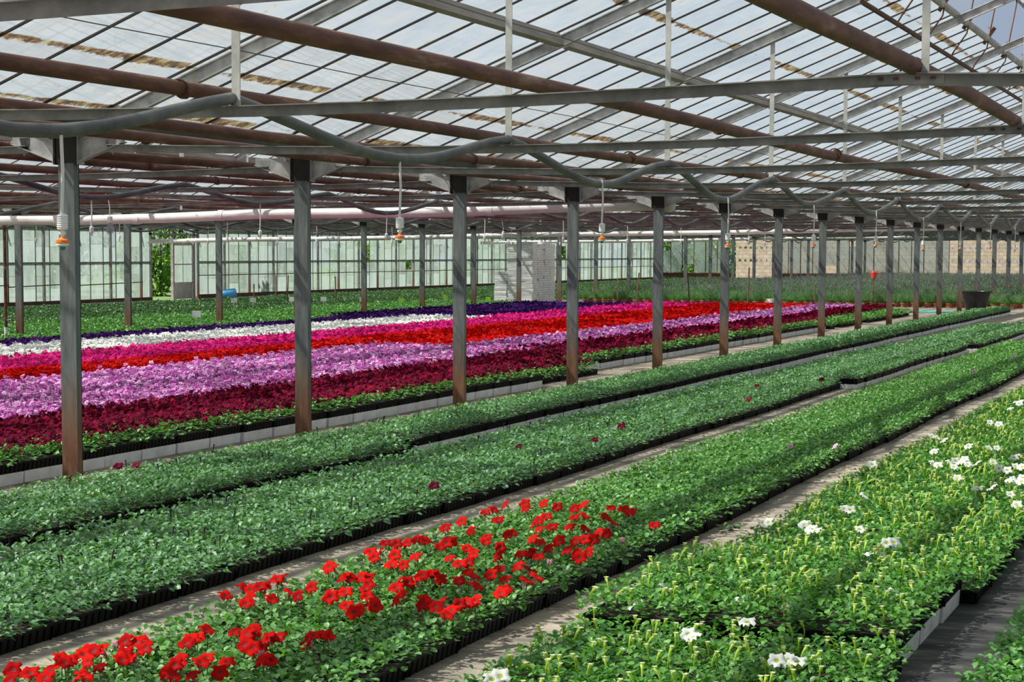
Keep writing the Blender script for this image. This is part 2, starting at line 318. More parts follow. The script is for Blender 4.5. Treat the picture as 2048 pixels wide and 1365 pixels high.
# ------------------------------------------------------------------ columns
def col_parts():
    s = MB()   # channel section, web towards the camera side, flanges behind
    s.box(-.07, .07, -.037, -.029, 0, 2.50); s.box(-.07, -.060, -.029, .037, 0, 2.50); s.box(.060, .07, -.029, .037, 0, 2.50)
    s.box(-.07, -.045, .030, .037, 0, 2.5); s.box(.045, .07, .030, .037, 0, 2.5); s.box(-.11, .11, -.09, .09, 0, .012)
    h = MB().box(-.085, .085, -.05, .05, 2.48, 2.70); h.box(-.10, -.085, -.06, .06, 2.47, 2.69); h.box(.085, .10, -.06, .06, 2.47, 2.69)
    for z in (2.52, 2.64):
        for x in (-.104, .104): h.box(x-.006, x+.006, -.03, -.012, z-.009, z+.009)
    br = {}
    for sg in (-1, 1):
        b = MB(); x0, x1 = .10*sg, .50*sg
        q = [(x0, 2.49), (x1, 2.49+.145), (x1, 2.70), (x0, 2.70)]
        vs = [(x, -.006, z) for x, z in q]+[(x, .006, z) for x, z in q]
        b.add(vs, [(0,1,2,3),(7,6,5,4),(0,4,5,1),(1,5,6,2),(2,6,7,3),(3,7,4,0)])
        b.bar((x0, 0, 2.49), (x1, 0, 2.635), .07, .008); b.box(min(x0, x0+.014*sg), max(x0, x0+.014*sg), -.045, .045, 2.47, 2.70)
        br[sg] = b
    return s.mesh('column_shaft', M['column']), h.mesh('column_head', M['bar']), br[-1].mesh('gusset_bracket', M['galv']), br[1].mesh('gusset_bracket', M['galv'])
CP = col_parts()
ROWN = ('front row beside the aisle', 'second row behind the flower strips', 'third row along the glass side wall')
def column(ri, k, n):
    lab = '%s galvanised steel column from the camera in the %s' % (ORD[n], ROWN[ri])
    t = empty('steel_column', (ROWX[ri], FY(k), 0), lab, 'column', 'steel columns of the '+ROWN[ri])
    for nm, me in zip(('shaft', 'head_plate', 'gusset_bracket', 'gusset_bracket'), CP): ob(nm, me, t)
    return t
for ri, k0 in ((0, 0), (1, 4), (2, 10)):
    for n, k in enumerate(range(k0, 28)): column(ri, k, n)

# ------------------------------------------------------------------ roof frame: ties, rafters, struts
SPN = ('near span', 'middle span', 'far side span')
def tie_mesh():
    """half a tie, from the column bracket to mid-span, sagging between: an angle iron with a narrow top flange"""
    m = MB(); L = HALF-.36; n = 10
    P = [(L*i/n, 0, 2.588 + .022*(i/n) - .065*math.sin(math.pi*i/n)) for i in range(n+1)]
    for a, b in zip(P, P[1:]):
        m.bar(a, b, .006, .052); m.bar(a, b, .045, .006, off=(.02, .029))
    return m.mesh('tie_angle', M['galvd'])
TIE = tie_mesh()
GUS = MB().add([(0, -.006, 2.68), (.10, -.006, 2.68), (.06, -.006, 2.54), (0, -.006, 2.62), (0, .006, 2.68), (.10, .006, 2.68), (.06, .006, 2.54), (0, .006, 2.62)],
               [(0,3,2,1),(4,5,6,7),(0,1,5,4),(1,2,6,5),(2,3,7,6),(3,0,4,7)]).mesh('end_plate', M['galvd'])
SPL = MB().box(HALF-.36-.17, HALF-.36, -.012, -.003, 2.588, 2.645)
for x in (.05, .12): SPL.lathe([(.012, -.006), (.012, .006)], (HALF-.36-.17+x, -.018, 2.615), 8, 1)
SPL = SPL.mesh('splice_plate', [M['galvd'], M['rustbar']])
def raft_mesh():
    m = MB(); a = Vector((.12, 0, EAVE+SLOPE*.12)); b = Vector((HALF, 0, EAVE+SLOPE*HALF)); up = (-SLOPE, 0, 1)
    m.bar(a, b, .006, .10, up, 0, (0, .05)); m.bar(a, b, .055, .008, up, 0, (0, .004)); m.bar(a, b, .055, .008, up, 0, (0, .098))
    return m.mesh('rafter', M['galv'])
RAFT = raft_mesh()
def strut_mesh(x, w):
    zt = EAVE+SLOPE*x; m = MB().box(-w/2, w/2, -.012, -.004, 2.57, zt+.06); m.box(-w/2, -w/2+.006, -.004, .025, 2.57, zt+.06)
    m.lathe([(.013, -.004), (.013, .004)], (0, -.016, zt+.02), 8); return m.mesh('strut', M['strut'])
STR1, STR0 = strut_mesh(3.62, .048), strut_mesh(HALF, .036)
def mirror_x(me, name):
    c = me.copy(); c.name = name; c.transform(Matrix.Scale(-1, 4, (1, 0, 0))); c.flip_normals(); return c
TIEm, GUSm, SPLm, RAFTm = (mirror_x(x, x.name) for x in (TIE, GUS, SPL, RAFT))
for si in range(3):
    xl = ROWX[si]                      # span si runs from xl to xl+SPAN
    k00 = (-2, 0, 4)[si]
    for k in range(k00, 28):
        fo = ORD[k-k00]
        for side in (0, 1):
            if side and si == 0 and k > 16: continue
            X = xl if side == 0 else xl+SPAN
            hs = ('half rising from the gutter' if side == 0 else 'half falling beyond the ridge')
            t = empty('tie_beam', (X, FY(k), 0), 'angle-iron tie beam on the %s frame from the camera, %s, %s' % (fo, SPN[si], hs), 'tie beam', 'tie beams of the '+SPN[si])
            o = ob('angle_bar', TIEm if side else TIE, t); o.location.x = -.36 if side else .36
            o = ob('end_plate', GUSm if side else GUS, t); o.location.x = -.34 if side else .34
            o = ob('splice_plate', SPLm if side else SPL, t); o.location.x = -.36 if side else .36
            tag(ob('rafter', RAFTm if side else RAFT, None, (X, FY(k), 0)), 'rafter on the %s frame from the camera, %s, %s' % (fo, SPN[si], hs), 'rafter', 'rafters of the '+SPN[si])
            if k < 22:
                tag(ob('roof_strut', STR1, None, (X+(-3.62 if side else 3.62), FY(k)+.02, 0)), 'thin pale strut on the %s frame, %s, %s' % (fo, SPN[si], hs), 'strut', 'struts of the '+SPN[si])
        if k < 22:
            tag(ob('king_post', STR0, None, (xl+HALF+.08, FY(k)+.02, 0)), 'pale king post under the ridge, %s frame from the camera, %s' % (fo, SPN[si]), 'post', 'king posts of the '+SPN[si])

# gutters, purlins, ridges (run the whole length of the house)
Y0, Y1 = -8.0, FAR_Y
for ri, x in enumerate(ROWX):
    g = MB().box(x-.17, x+.17, Y0, Y1, 2.72, 2.735); g.box(x-.20, x-.17, Y0, Y1, 2.72, 2.86); g.box(x+.17, x+.20, Y0, Y1, 2.72, 2.86)
    tag(ob('roof_gutter', g.mesh('roof_gutter', M['gutter'])), 'dark algae-stained valley gutter on the columns of the '+ROWN[ri], 'gutter')
for si in range(3):
    xl = ROWX[si]
    for nm, off in (('lower slope', 2.62), ('slope beyond the ridge', SPAN-2.62)):
        x = xl+off; z = roof_z(x)
        m = MB()
        for k in range(-4, 28):
            sgn = 1 if off < HALF else -1
            m.bar((x, FY(k)+.06, z+.055), (x, FY(k+1)-.06, z+.055), .055, .115, (-SLOPE*sgn, 0, 1))
        tag(ob('roof_purlin', m.mesh('roof_purlin', M['purlin'])), 'weathered brown purlin between rafters, %s, %s' % (SPN[si], nm), 'purlin')
    m = MB().box(xl+HALF-.05, xl+HALF+.05, Y0, Y1, roof_z(xl+HALF)+.02, roof_z(xl+HALF)+.22)
    tag(ob('ridge_beam', m.mesh('ridge_beam', M['galvd'])), 'grey ridge beam along the top of the '+SPN[si], 'ridge beam')

# glass and glazing bars of the roof: the ceiling of the house
VENT0, VENT1, VX = FY(2), FY(7), -3.70     # the ridge vent of the near span stands open here
roof = MB(); bars = MB()
def slope_piece(x0, x1, y0, y1):
    a = .17; roof.add([(x0, y0, roof_z(x0+1e-6 if x0 < x1 else x0)+a), (x1, y0, roof_z(x1)+a), (x1, y1, roof_z(x1)+a), (x0, y1, roof_z(x0)+a)], [(0, 1, 2, 3)])
for si in range(3):
    xl = ROWX[si]; xm = xl+HALF; xr = xl+SPAN
    zr = EAVE+SLOPE*HALF; a = .17
    def quad(x0, z0, x1, z1, y0, y1): roof.add([(x0,y0,z0+a),(x1,y0,z1+a),(x1,y1,z1+a),(x0,y1,z0+a)], [(0,1,2,3)])
    if si == 0:
        quad(xl, EAVE, xm, zr, Y0, VENT0); quad(xl, EAVE, xm, zr, VENT1, Y1); quad(xl, EAVE, VX, roof_z(VX), VENT0, VENT1)
    else: quad(xl, EAVE, xm, zr, Y0, Y1)
    quad(xm, zr, xr, EAVE, Y0, Y1)
    ny = int((Y1-Y0)/.8)
    for j in range(ny+1):
        y = FY(-6)+.8*j+.045
        if y < Y0 or y > Y1: continue
        for x0, x1, sgn in ((xl+.1, xm, 1), (xm, xr-.1, -1)):
            e = VX if (si == 0 and sgn == 1 and VENT0+.1 < y < VENT1-.1) else x1
            zf = (lambda x: EAVE+SLOPE*(x-xl)) if sgn == 1 else (lambda x: EAVE+SLOPE*(xr-x))
            bars.bar((x0, y, zf(x0)), (e, y, zf(e)), .021, .018, (-SLOPE*sgn, 0, 1), 0, (0, .152))
cg = struct('ceiling', roof.mesh('roof_glass', M['roofglass']), 'sloping roof of old stained glass panes', 'ceiling')
tag(ob('glazing_bars', bars.mesh('glazing_bars', M['bar']), cg), 'thin dark glazing bars')

# open ridge vent: sill tube, sashes, rods, turning shaft
zs = roof_z(VX)+.17
tag(ob('vent_sill', MB().tube([(VX, VENT0, zs-.03), (VX, VENT1, zs-.03)], .045, 10).mesh('vent_sill', M['galv'])), 'grey tube along the lower edge of the open ridge vent', 'tube')
tag(ob('vent_shaft', MB().tube([(-3.90, VENT0-1, 4.33), (-3.90, VENT1+1, 4.33)], .028, 8).mesh('vent_shaft', M['rustbar'])), 'dark rusty turning shaft below the open ridge vent', 'shaft')
hx, hz = ROWX[0]+HALF, EAVE+SLOPE*HALF+.24; ex, ez = VX+.10, zs+.78
for j, k in enumerate(range(2, 7)):
    y0, y1 = FY(k)+.04, FY(k+1)-.04
    t = empty('roof_vent', (0, y0, 0), '%s open roof vent from the camera along the ridge' % ORD[j], 'roof vent', 'open ridge vents')
    L = y1-y0; f = MB(); up = Vector((hz-ez, 0, hx-ex)).normalized()*-1; up = Vector((-(hz-ez), 0, hx-ex))
    f.tube([(ex, 0, ez), (ex, L, ez)], .024, 8); f.bar((hx, 0, hz), (hx, L, hz), .05, .05)
    for i in range(7):
        yy = L*i/6; f.bar((ex, yy, ez), (hx, yy, hz), .022, .03, up)
    ob('sash_frame', f.mesh('sash_frame', M['galvd']), t)
    ob('pane', MB().add([(ex, 0, ez+.03), (hx, 0, hz+.03), (hx, L, hz+.03), (ex, L, ez+.03)], [(0,1,2,3)]).mesh('sash_pane', M['roofglass']), t)
    for i in range(2):
        yy = L*(i+.5)/2; rd = MB()
        rd.tube([(-3.90, yy+.02, 4.34), (-3.86, yy+.05, 4.42), (-3.70, yy-.03, 4.62), (-3.55, yy-.05, ez-.1), (ex+.03, yy-.05, ez)], .011, 6)
        ob('lift_rod', rd.mesh('lift_rod', M['rustbar']), t)
        bk = MB().bar((VX-.05, yy, zs-.10), (VX+.09, yy+.05, zs+.12), .035, .05); bk.bar((VX+.08, yy+.03, zs+.10), (VX+.0, yy+.12, zs+.13), .02, .03)
        ob('sill_bracket', bk.mesh('sill_bracket', M['rustbar']), t)

# ------------------------------------------------------------------ pipes, hoses, wires
def pipe_along(x, z, r, lab, y0=1.0, y1=None, clampk=0):
    y1 = y1 or FAR_Y-.3
    t = empty('heating_pipe', (x, y0, z), lab, 'pipe', 'rusty heating pipes')
    n = int((y1-y0)/2); pts = [(.02*math.sin(i*1.3+x*7), (y1-y0)*i/n, .012*math.cos(i*.9+x*3)) for i in range(n+1)]
    ob('tube', MB().tube(pts, r, 12).mesh('pipe_tube', M['rust'], True), t)
    if r not in CLAMP:
        cl = MB().tube([(0, .10, 0), (0, .13, 0)], r+.006, 12)
        cl.tube([(1.25*r*math.cos(q), .05+.03*math.cos(q), 1.25*r*math.sin(q)) for q in np.linspace(-.3, math.pi+.3, 9)], .006, 5)
        CLAMP[r] = cl.mesh('pipe_clamp', M['rustbar'])
    for k in range(-3, 14):
        yy = FY(k)-y0
        if 0 < yy < y1-y0 and (k+int(x*10)) % 3 != 0: ob('pipe_clamp', CLAMP[r], t, (0, yy, 0))
CLAMP = {}
PZ = 2.665
for x, lab in ((-1.56, 'rusty heating pipe under the ridge of the near span'), (-3.55, 'rusty heating pipe next to the ridge pipe of the near span'),
               (-5.42, 'rusty heating pipe midway between ridge and columns of the near span'), (-6.95, 'rusty heating pipe third from the ridge of the near span'),
               (-8.05, 'rusty heating pipe close to the gutter in the near span')):
    pipe_along(x, PZ, .041, lab)
for si, x0 in ((1, ROWX[1]), (2, ROWX[2])):
    for j, off in enumerate((SPAN-.80, SPAN-1.75, SPAN-3.2, SPAN-5.1, HALF, 5.1, 3.2, 1.75, .8)):
        if si == 2 and j in (1, 7): continue
        pipe_along(x0+off, PZ-.02, .041, '%s rusty heating pipe behind the front columns, counted across the %s' % (ORD[j], SPN[si]), FY(0) if si == 1 else FY(4))
def hose(x, lab, k0, k1, r=.033, sag=.24, ph=0.0):
    pts = []
    for k in range(k0, k1):
        for i in range(12):
            u = i/12; pts.append((x+.03*math.sin(5*u+k), FY(k)+4*u, 2.605 - (sag+.01)*(1+.12*math.sin(k*2.1+ph))*(.55*math.sin(math.pi*u)+.45*math.sin(math.pi*u)**2)))
    o = ob('irrigation_hose', MB().tube(pts, r, 10).mesh('irrigation_hose', M['hose'], True)); tag(o, lab, 'hose')
hose(-5.05, 'thick grey hose sagging from tie to tie in the near span', -3, 27)
hose(-12.29, 'thick hose sagging from tie to tie behind the front columns', 0, 27, ph=1, sag=.2)
hose(-19.35, 'thick hose sagging between ties before the second row of columns', 1, 27, ph=2, sag=.2)
hose(-26.5, 'thick hose sagging between ties beyond the second row of columns', 4, 27, ph=3, sag=.2)
hose(-33.4, 'thick hose sagging near the glass side wall', 8, 27, ph=4, sag=.2)
for j, (x, dz, lab) in enumerate(((-7.0, -.02, 'thin wire strung below the glass near the front gutter'), (-5.9, -.02, 'thin wire strung below the glass just above the purlin'),
                     (-4.4, -.02, 'thin wire strung below the glass above the sagging hose'), (-10.4, -.02, 'thin wire below the glass just behind the front gutter'), (-12.0, -.02, 'thin wire below the glass behind the front columns'))):
    tag(ob('wire', MB().tube([(x, y, roof_z(x)+dz-.01*(i % 2)) for i, y in enumerate(np.arange(1, 122, 2.0))], .0045, 4).mesh('wire', M['wire'])), lab, 'wire')

def white_pipe(y, pts, r, lab, cap):
    t = empty('drain_pipe', (pts[0][0], y, pts[0][1]), lab, 'pipe', 'white pipes across the house')
    a = Vector((0, 0, 0)); b = Vector((pts[-1][0]-pts[0][0], 0, pts[-1][1]-pts[0][1]))
    ob('tube', MB().tube([a.lerp(b, i/8)+Vector((0, 0, .02*math.sin(i*1.9))) for i in range(9)], r, 16).mesh('white_tube', M['whitepipe'], True), t)
    c = MB(); L = b.length
    for i in range(1, int(L/1.6)):
        p = a.lerp(b, i*1.6/L); c.tube([p+Vector((-.05, 0, .02*math.sin(i*1.6/L*8*1.9))), p+Vector((.05, 0, .02*math.sin(i*1.6/L*8*1.9)))], r+.007, 16)
    ob('sleeve', c.mesh('pipe_sleeve', M['whitepipe']), t)
    if cap: ob('end_cap', MB().lathe([(.02, -.1), (.08, -.07), (.1, 0), (.08, .07), (.02, .1)], b, 14).mesh('end_cap', M['offwhite'], True), t)
    h = MB()
    for i in range(1, int(L/3)): 
        p = a.lerp(b, i*3/L); h.tube([p, p+Vector((.02, 0, 2.62-pts[0][1]-p.z+.0))], .006, 5)
    ob('hanger', h.mesh('pipe_hanger', M['wire']), t)
white_pipe(29.55, [(-22.7, 2.26), (-8.57, 2.52)], .082, 'thick white drain pipe crossing behind the nearest columns', True)
white_pipe(61.62, [(-36.9, 2.10), (-8.6, 2.56)], .075, 'thin looking white pipe crossing before the stacked trays', False)
white_pipe(93.5, [(-36.9, 2.20), (-8.2, 2.66)], .075, 'white pipe crossing high before the block wall', False)

# ------------------------------------------------------------------ hanging sprinklers and lamps
def sprinkler_meshes():
    tube = MB().tube([(0, 0, 0), (.006, 0, -.16), (-.002, 0, -.35)], .008, 6).mesh('drop_tube', M['palew'])
    pf = [(.009, -.345), (.024, -.352)]
    for i in range(6): pf += [(.0265, -.356-.0095*i), (.0225, -.361-.0095*i)]
    wt = MB().lathe(pf+[(.024, -.413), (.009, -.418)], (0, 0, 0), 14).mesh('weight', M['white'])
    bl = MB().lathe([(.008, -.41), (.008, -.420), (.013, -.423), (.016, -.431), (.013, -.439), (.008, -.442), (.008, -.452)], (0, 0, 0), 12).mesh('valve', M['white'], True)
    df = MB().lathe([(.010, -.450), (.014, -.455), (.030, -.462), (.031, -.474), (.028, -.477)], (0, 0, 0), 16).mesh('deflector', M['orange'])
    dw = MB().lathe([(.028, -.476), (.029, -.484), (.018, -.490)], (0, 0, 0), 16).mesh('spray_ring', M['white'])
    nz = MB().lathe([(.014, -.489), (.012, -.502), (.005, -.506)], (0, 0, 0), 12).mesh('nozzle', M['green'])
    return (('drop_tube', tube), ('weight', wt), ('valve', bl), ('deflector', df), ('spray_ring', dw), ('nozzle', nz))
SPR = sprinkler_meshes()
def sprinkler(x, y, z, lab, grp, full=True):
    t = empty('sprinkler', (x, y, z), lab, 'sprinkler', grp)
    for n, me in (SPR if full else SPR[:3]): ob(n, me, t)
for j in range(12):
    sprinkler(-5.0, 7.62 if j == 0 else 7.31+4*j, 2.322 if j == 0 else 2.35 + .02*(j % 3), 'white and orange sprinkler hanging from the near span hose, %s from the camera' % ORD[j], 'sprinklers on the near span hose')
for hxx, k0, nm in ((-12.29, 0, 'hose behind the front columns'), (-19.35, 2, 'hose before the second row of columns'), (-26.5, 6, 'hose beyond the second row of columns')):
    for j in range(10):
        sprinkler(hxx, FY(k0+j)+2, 2.42, 'small sprinkler hanging from the %s, %s from the camera' % (nm, ORD[j]), 'sprinklers on the '+nm, False)
def lamp(x, y, z, lab):
    t = empty('light_bulb', (x, y, z), lab, 'light bulb', 'bare bulbs')
    ob('cord', MB().tube([(-.06, 0, .40), (-.02, 0, .35), (0, 0, .22), (0, 0, .12)], .006, 5).mesh('cord', M['palew']), t)
    ob('socket', MB().lathe([(.015, .13), (.03, .12), (.032, .05), (.028, .045)], (0, 0, 0), 12).mesh('socket', M['white']), t)
    ob('bulb', MB().lathe([(.02, .045), (.03, .02), (.05, -.02), (.052, -.045), (.035, -.08), (.008, -.09)], (0, 0, 0), 14).mesh('bulb', M['bulb'], True), t)
lamp(-13.3, 21.31, 2.10, 'bare light bulb hanging behind the first column'); lamp(-14.2, 57.3, 2.12, 'bare light bulb hanging before the fifth column')
lamp(-17.3, 45.3, 2.16, 'bare light bulb hanging between third and fourth columns')

# ------------------------------------------------------------------ plants: foliage and flower meshes
def leaf_template(lod):
    if lod == 0:
        v = np.array([(0,0,0),(.45,.34,.10),(.42,0,.0),(.45,-.34,.10),(.80,.27,.02),(.80,0,-.06),(.80,-.27,.02),(1,0,-.14)])
        f = np.array([(0,2,1,1),(0,3,2,2),(1,2,5,4),(2,3,6,5),(4,5,7,7),(5,6,7,7)])
        f = np.array([(0,2,1),(0,3,2),(1,2,5),(1,5,4),(2,3,6),(2,6,5),(4,5,7),(5,6,7)])
    else:
        v = np.array([(0,0,0),(.55,.36,.08),(.55,-.36,.08),(1,0,-.08)]); f = np.array([(0,3,1),(0,2,3)])
    return v, f
def foliage_mesh(name, w_, l_, h, mat, sp=.075, leaf=.055, per=9, lod=0, over=.02, seed=0, z0=.075, upright=.0, narrow=1.0):
    rg = np.random.default_rng(seed)
    nx, ny = max(2, round((w_+2*over-.03)/sp)), max(2, round((l_+2*over-.03)/sp))
    gx, gy = np.meshgrid((np.arange(nx)+.5)/nx*(w_+2*over)-w_/2-over, (np.arange(ny)+.5)/ny*(l_+2*over)-l_/2-over)
    px = np.repeat(gx.ravel(), per); py = np.repeat(gy.ravel(), per); n = len(px)
    ph = np.repeat(rg.uniform(.8, 1.15, nx*ny), per)
    px = px + rg.normal(0, .010, n); py = py+rg.normal(0, .010, n)
    az = rg.uniform(0, 2*math.pi, n); t = rg.uniform(0, 1, n)**.75
    zz = z0 + h*ph*t*.92; tilt = np.radians(8 + 42*t*rg.uniform(.2, 1.2, n) + 40*upright); tilt -= np.radians(rg.uniform(0, 25, n))*(t < .45)
    s = leaf*rg.uniform(.65, 1.2, n)*(1.05-.35*t); roll = rg.normal(0, .35, n)
    v, f = leaf_template(lod); v = v*np.array([1, narrow, 1])
    x, y, z = v[:, 0][None]*s[:, None], v[:, 1][None]*s[:, None], v[:, 2][None]*s[:, None]
    y2 = y*np.cos(roll)[:, None]-z*np.sin(roll)[:, None]; z2 = y*np.sin(roll)[:, None]+z*np.cos(roll)[:, None]
    x3 = x*np.cos(tilt)[:, None]-z2*np.sin(tilt)[:, None]; z3 = x*np.sin(tilt)[:, None]+z2*np.cos(tilt)[:, None]
    X = px[:, None]+.008*np.cos(az)[:, None]+x3*np.cos(az)[:, None]-y2*np.sin(az)[:, None]; Y = py[:, None]+.008*np.sin(az)[:, None]+x3*np.sin(az)[:, None]+y2*np.cos(az)[:, None]
    V = np.stack([X, Y, zz[:, None]+z3], -1).reshape(-1, 3)
    F = (f[None]+np.arange(n)[:, None, None]*len(v)).reshape(-1, 3)
    return np_mesh(name, V, F, [mat], None, lod == 0)
def flower_geo(lod, r=.036, petals=5):
    """petunia: flared trumpet with five lobes, darker throat"""
    V = [(0, 0, -.35*r)]; F = []; Mi = []
    n = petals*(4 if lod == 0 else 2)
    if lod == 0:
        for ring, (rr, z) in enumerate(((.28, -.12), (.72, .06), (1.0, 0))):
            for j in range(n):
                a = 2*math.pi*j/n; lobe = (.70+.30*abs(math.cos(petals*a/2))**.55) if ring == 2 else 1 + .04*math.cos(petals*a)
                ru = (.16*math.sin(a*petals*2+1)-.10)*(ring == 2) + .09*math.sin(a*3+1)*(ring > 0)
                V.append((rr*lobe*r*math.cos(a), rr*lobe*r*math.sin(a), (z+ru)*r))
        for j in range(n):
            k = (j+1) % n; F.append((0, 1+j, 1+k)); Mi.append(1)
            for ring in (0, 1):
                a0, a1 = 1+ring*n+j, 1+ring*n+k; b0, b1 = a0+n, a1+n
                F += [(a0, b0, b1), (a0, b1, a1)]; Mi += [0, 0]
        b = len(V)     # tube below the flare
        for rr, z in ((.22, -.2), (.10, -.95)):
            for j in range(6): V.append((rr*r*math.cos(j*math.pi/3), rr*r*math.sin(j*math.pi/3), z*r))
        for j in range(6):
            k = (j+1) % 6; F += [(b+j, b+6+j, b+6+k), (b+j, b+6+k, b+k)]; Mi += [2, 2]
    else:
        for j in range(n):
            a = 2*math.pi*j/n; rr = (1.0 if j % 2 == 0 else .74); V.append((rr*r*math.cos(a), rr*r*math.sin(a), .12*r*(j % 2)))
        for j in range(n): F.append((0, 1+j, 1+(j+1) % n)); Mi.append(0)
        b = len(V); V += [(.22*r*math.cos(a), .22*r*math.sin(a), .03*r) for a in (0, 2.1, 4.2)]; F.append((b, b+1, b+2)); Mi.append(1)
    return np.array(V), np.array(F), np.array(Mi)
def rot_inst(v, az, tilt, scale, pos):
    """instances of template v, tilted away from vertical by tilt towards az"""
    n = len(az); c, s = np.cos(tilt)[:, None], np.sin(tilt)[:, None]; ca, sa = np.cos(az)[:, None], np.sin(az)[:, None]
    x, y, z = (v[:, i][None]*scale[:, None] for i in range(3))
    x1 = x*c+z*s; z1 = -x*s+z*c
    return np.stack([x1*ca-y*sa+pos[:, 0:1], x1*sa+y*ca+pos[:, 1:2], z1+pos[:, 2:3]], -1).reshape(-1, 3)
def blossoms_mesh(name, w_, l_, z, mats, count, lod, seed, r=.036, dz=.03, over=.02, xbias=None):
    rg = np.random.default_rng(seed); v, f, mi = flower_geo(lod, r)
    g = int(math.ceil(math.sqrt(count*w_/l_))); gl = int(math.ceil(count/g)); n = g*gl
    gx, gy = np.meshgrid((np.arange(g)+.5)/g, (np.arange(gl)+.5)/gl)
    px = (gx.ravel()+rg.uniform(-.5, .5, n)/g-.5)*(w_+2*over); py = (gy.ravel()+rg.uniform(-.5, .5, n)/gl-.5)*(l_+2*over)
    if xbias is not None:
        keep = px < w_/2 - rg.uniform(0, xbias, n); px, py = px[keep], py[keep]; n = len(px)
    pos = np.stack([px, py, z+rg.normal(0, dz, n)*.5+dz*np.sin(px*19+seed)*np.cos(py*17)], -1)
    az = rg.uniform(0, 2*math.pi, n); az = np.where(rg.uniform(0, 1, n) < .75, rg.normal(-2.0, .7, n), az)
    tilt = rg.uniform(.15, 1.15, n); sc = rg.uniform(.75, 1.2, n)
    V = rot_inst(v, az, tilt, sc, pos); F = (f[None]+np.arange(n)[:, None, None]*len(v)).reshape(-1, 3)
    return np_mesh(name, V, F, mats, np.tile(mi, n), False)

def tray_mesh(w_, l_, name='tray'):
    """black plug tray: ribbed tapered sides, rim, soil"""
    m = MB(); x, y = w_/2-.006, l_/2-.006; H = .075
    m.box(-x, x, -y, y, H-.012, H-.004, 1)
    for a, b, c, d in ((-x-.005, -x+.008, -y-.005, y+.005), (x-.008, x+.005, -y-.005, y+.005), (-x, x, -y-.005, -y+.008), (-x, x, y-.008, y+.005)):
        m.box(a, b, c, d, H-.008, H+.002)
    def side(p, q):
        p = Vector((*p, 0)); q = Vector((*q, 0)); d = q-p; L = d.length; n = max(3, int(L/.055)); d.normalize(); nrm = Vector((d.y, -d.x, 0)); vs = []; fs = []
        for i in range(n):
            for u, off in ((0, 0), (.68, 0), (.72, -.018), (.96, -.018)):
                c = p+d*(L*(i+u)/n)+nrm*off; vs += [(c.x-nrm.x*.012, c.y-nrm.y*.012, 0), (c.x, c.y, H-.008)]
        k = len(vs)//2
        for i in range(k-1): fs.append((2*i, 2*i+2, 2*i+3, 2*i+1))
        m.add(vs, fs)
    side((-x, -y), (x, -y)); side((x, -y), (x, y)); side((x, y), (-x, y)); side((-x, y), (-x, -y))
    return m.mesh(name, [M['black'], M['soil']])

def foam_mesh(w_, l_, h, name='foam'):
    m = MB(); a, b = w_/2-.004, l_/2-.004
    m.add([(-a+.006,-b+.006,0),(a-.006,-b+.006,0),(a-.006,b-.006,0),(-a+.006,b-.006,0),(-a,-b,h),(a,-b,h),(a,b,h),(-a,b,h)], [(3,2,1,0),(4,5,6,7),(0,1,5,4),(1,2,6,5),(2,3,7,6),(3,0,4,7)])
    return m.mesh(name, M['foam'])

# ---- individual open flowers (parts of their trays)
def flower_part(mats, seed, wilt=False):
    rg = np.random.default_rng(seed); v, f, mi = flower_geo(0, .0355)
    if wilt: v = v*np.array([.45, .45, 1.8])
    V = rot_inst(v, np.array([rg.normal(-1.75, .75)]), np.array([rg.uniform(.25, 1.0)]), np.array([rg.uniform(1.0, 1.25)]), np.array([[0, 0, 0]]))
    # stem
    st = MB().tube([(0, 0, -.03), (0, .004, -.09)], .0025, 4)
    b = len(V); V = np.vstack([V, np.array(st.v)]); tr = []
    for q in st.f:
        if len(q) == 4: tr += [(q[0], q[1], q[2]), (q[0], q[2], q[3])]
    F = np.vstack([f, np.array(tr)+b]); Mi = np.concatenate([mi, np.full(len(tr), 3)])
    return np_mesh('flower', V, F, mats, Mi, True)
FL = {
 'red': [flower_part([M['p_red'], M['p_rthr'], M['p_wilt'], M['stem']], s) for s in range(8)],
 'dark': [flower_part([M['p_dr'], M['p_dark'], M['p_dr'], M['stem']], 20+s) for s in range(4)],
 'white': [flower_part([M['p_white'], M['p_thr'], M['p_thr'], M['stem']], 30+s) for s in range(6)],
 'lilac': [flower_part([M['p_pale'], M['p_lthr'], M['p_lil'], M['stem']], 40+s) for s in range(4)],
 'wilt': [flower_part([M['p_wilt'], M['p_wilt'], M['p_wilt'], M['stem']], 50+s, True) for s in range(3)],
}
def buds_geo(seed):
    rg = np.random.default_rng(seed); m = MB(); h = rg.uniform(.026, .042)
    bx, by = rg.normal(0, .016, 2)
    m.tube([(0, 0, -.04), (0, 0, 0), (bx*.45, by*.45, h*.6), (bx, by, h)], [.003, .0035, .005, .0085], 6, 0)
    n = 5; c = Vector((bx, by, h)); vs = [c+Vector((0, 0, .002))]+[c+Vector((.019*math.cos(2*math.pi*j/10), .019*math.sin(2*math.pi*j/10), .010))*(1 if j % 2 == 0 else .55) for j in range(10)]
    vs = [c]+[c+Vector(((.015 if j % 2 == 0 else .008)*math.cos(2*math.pi*j/10), (.015 if j % 2 == 0 else .008)*math.sin(2*math.pi*j/10), .007)) for j in range(10)]
    m.add(vs, [(0, 1+j, 1+(j+1) % 10) for j in range(10)], 1)
    return m.mesh('bud', [M['bud'], M['budtip']], True)
BUD = [buds_geo(s) for s in range(6)]
DBUD = MB().tube([(0, 0, -.05), (.002, .002, 0), (.006, .0, .03), (.012, .0, .042)], [.002, .003, .005, .007], 5).mesh('dark_bud', M['p_dark'])

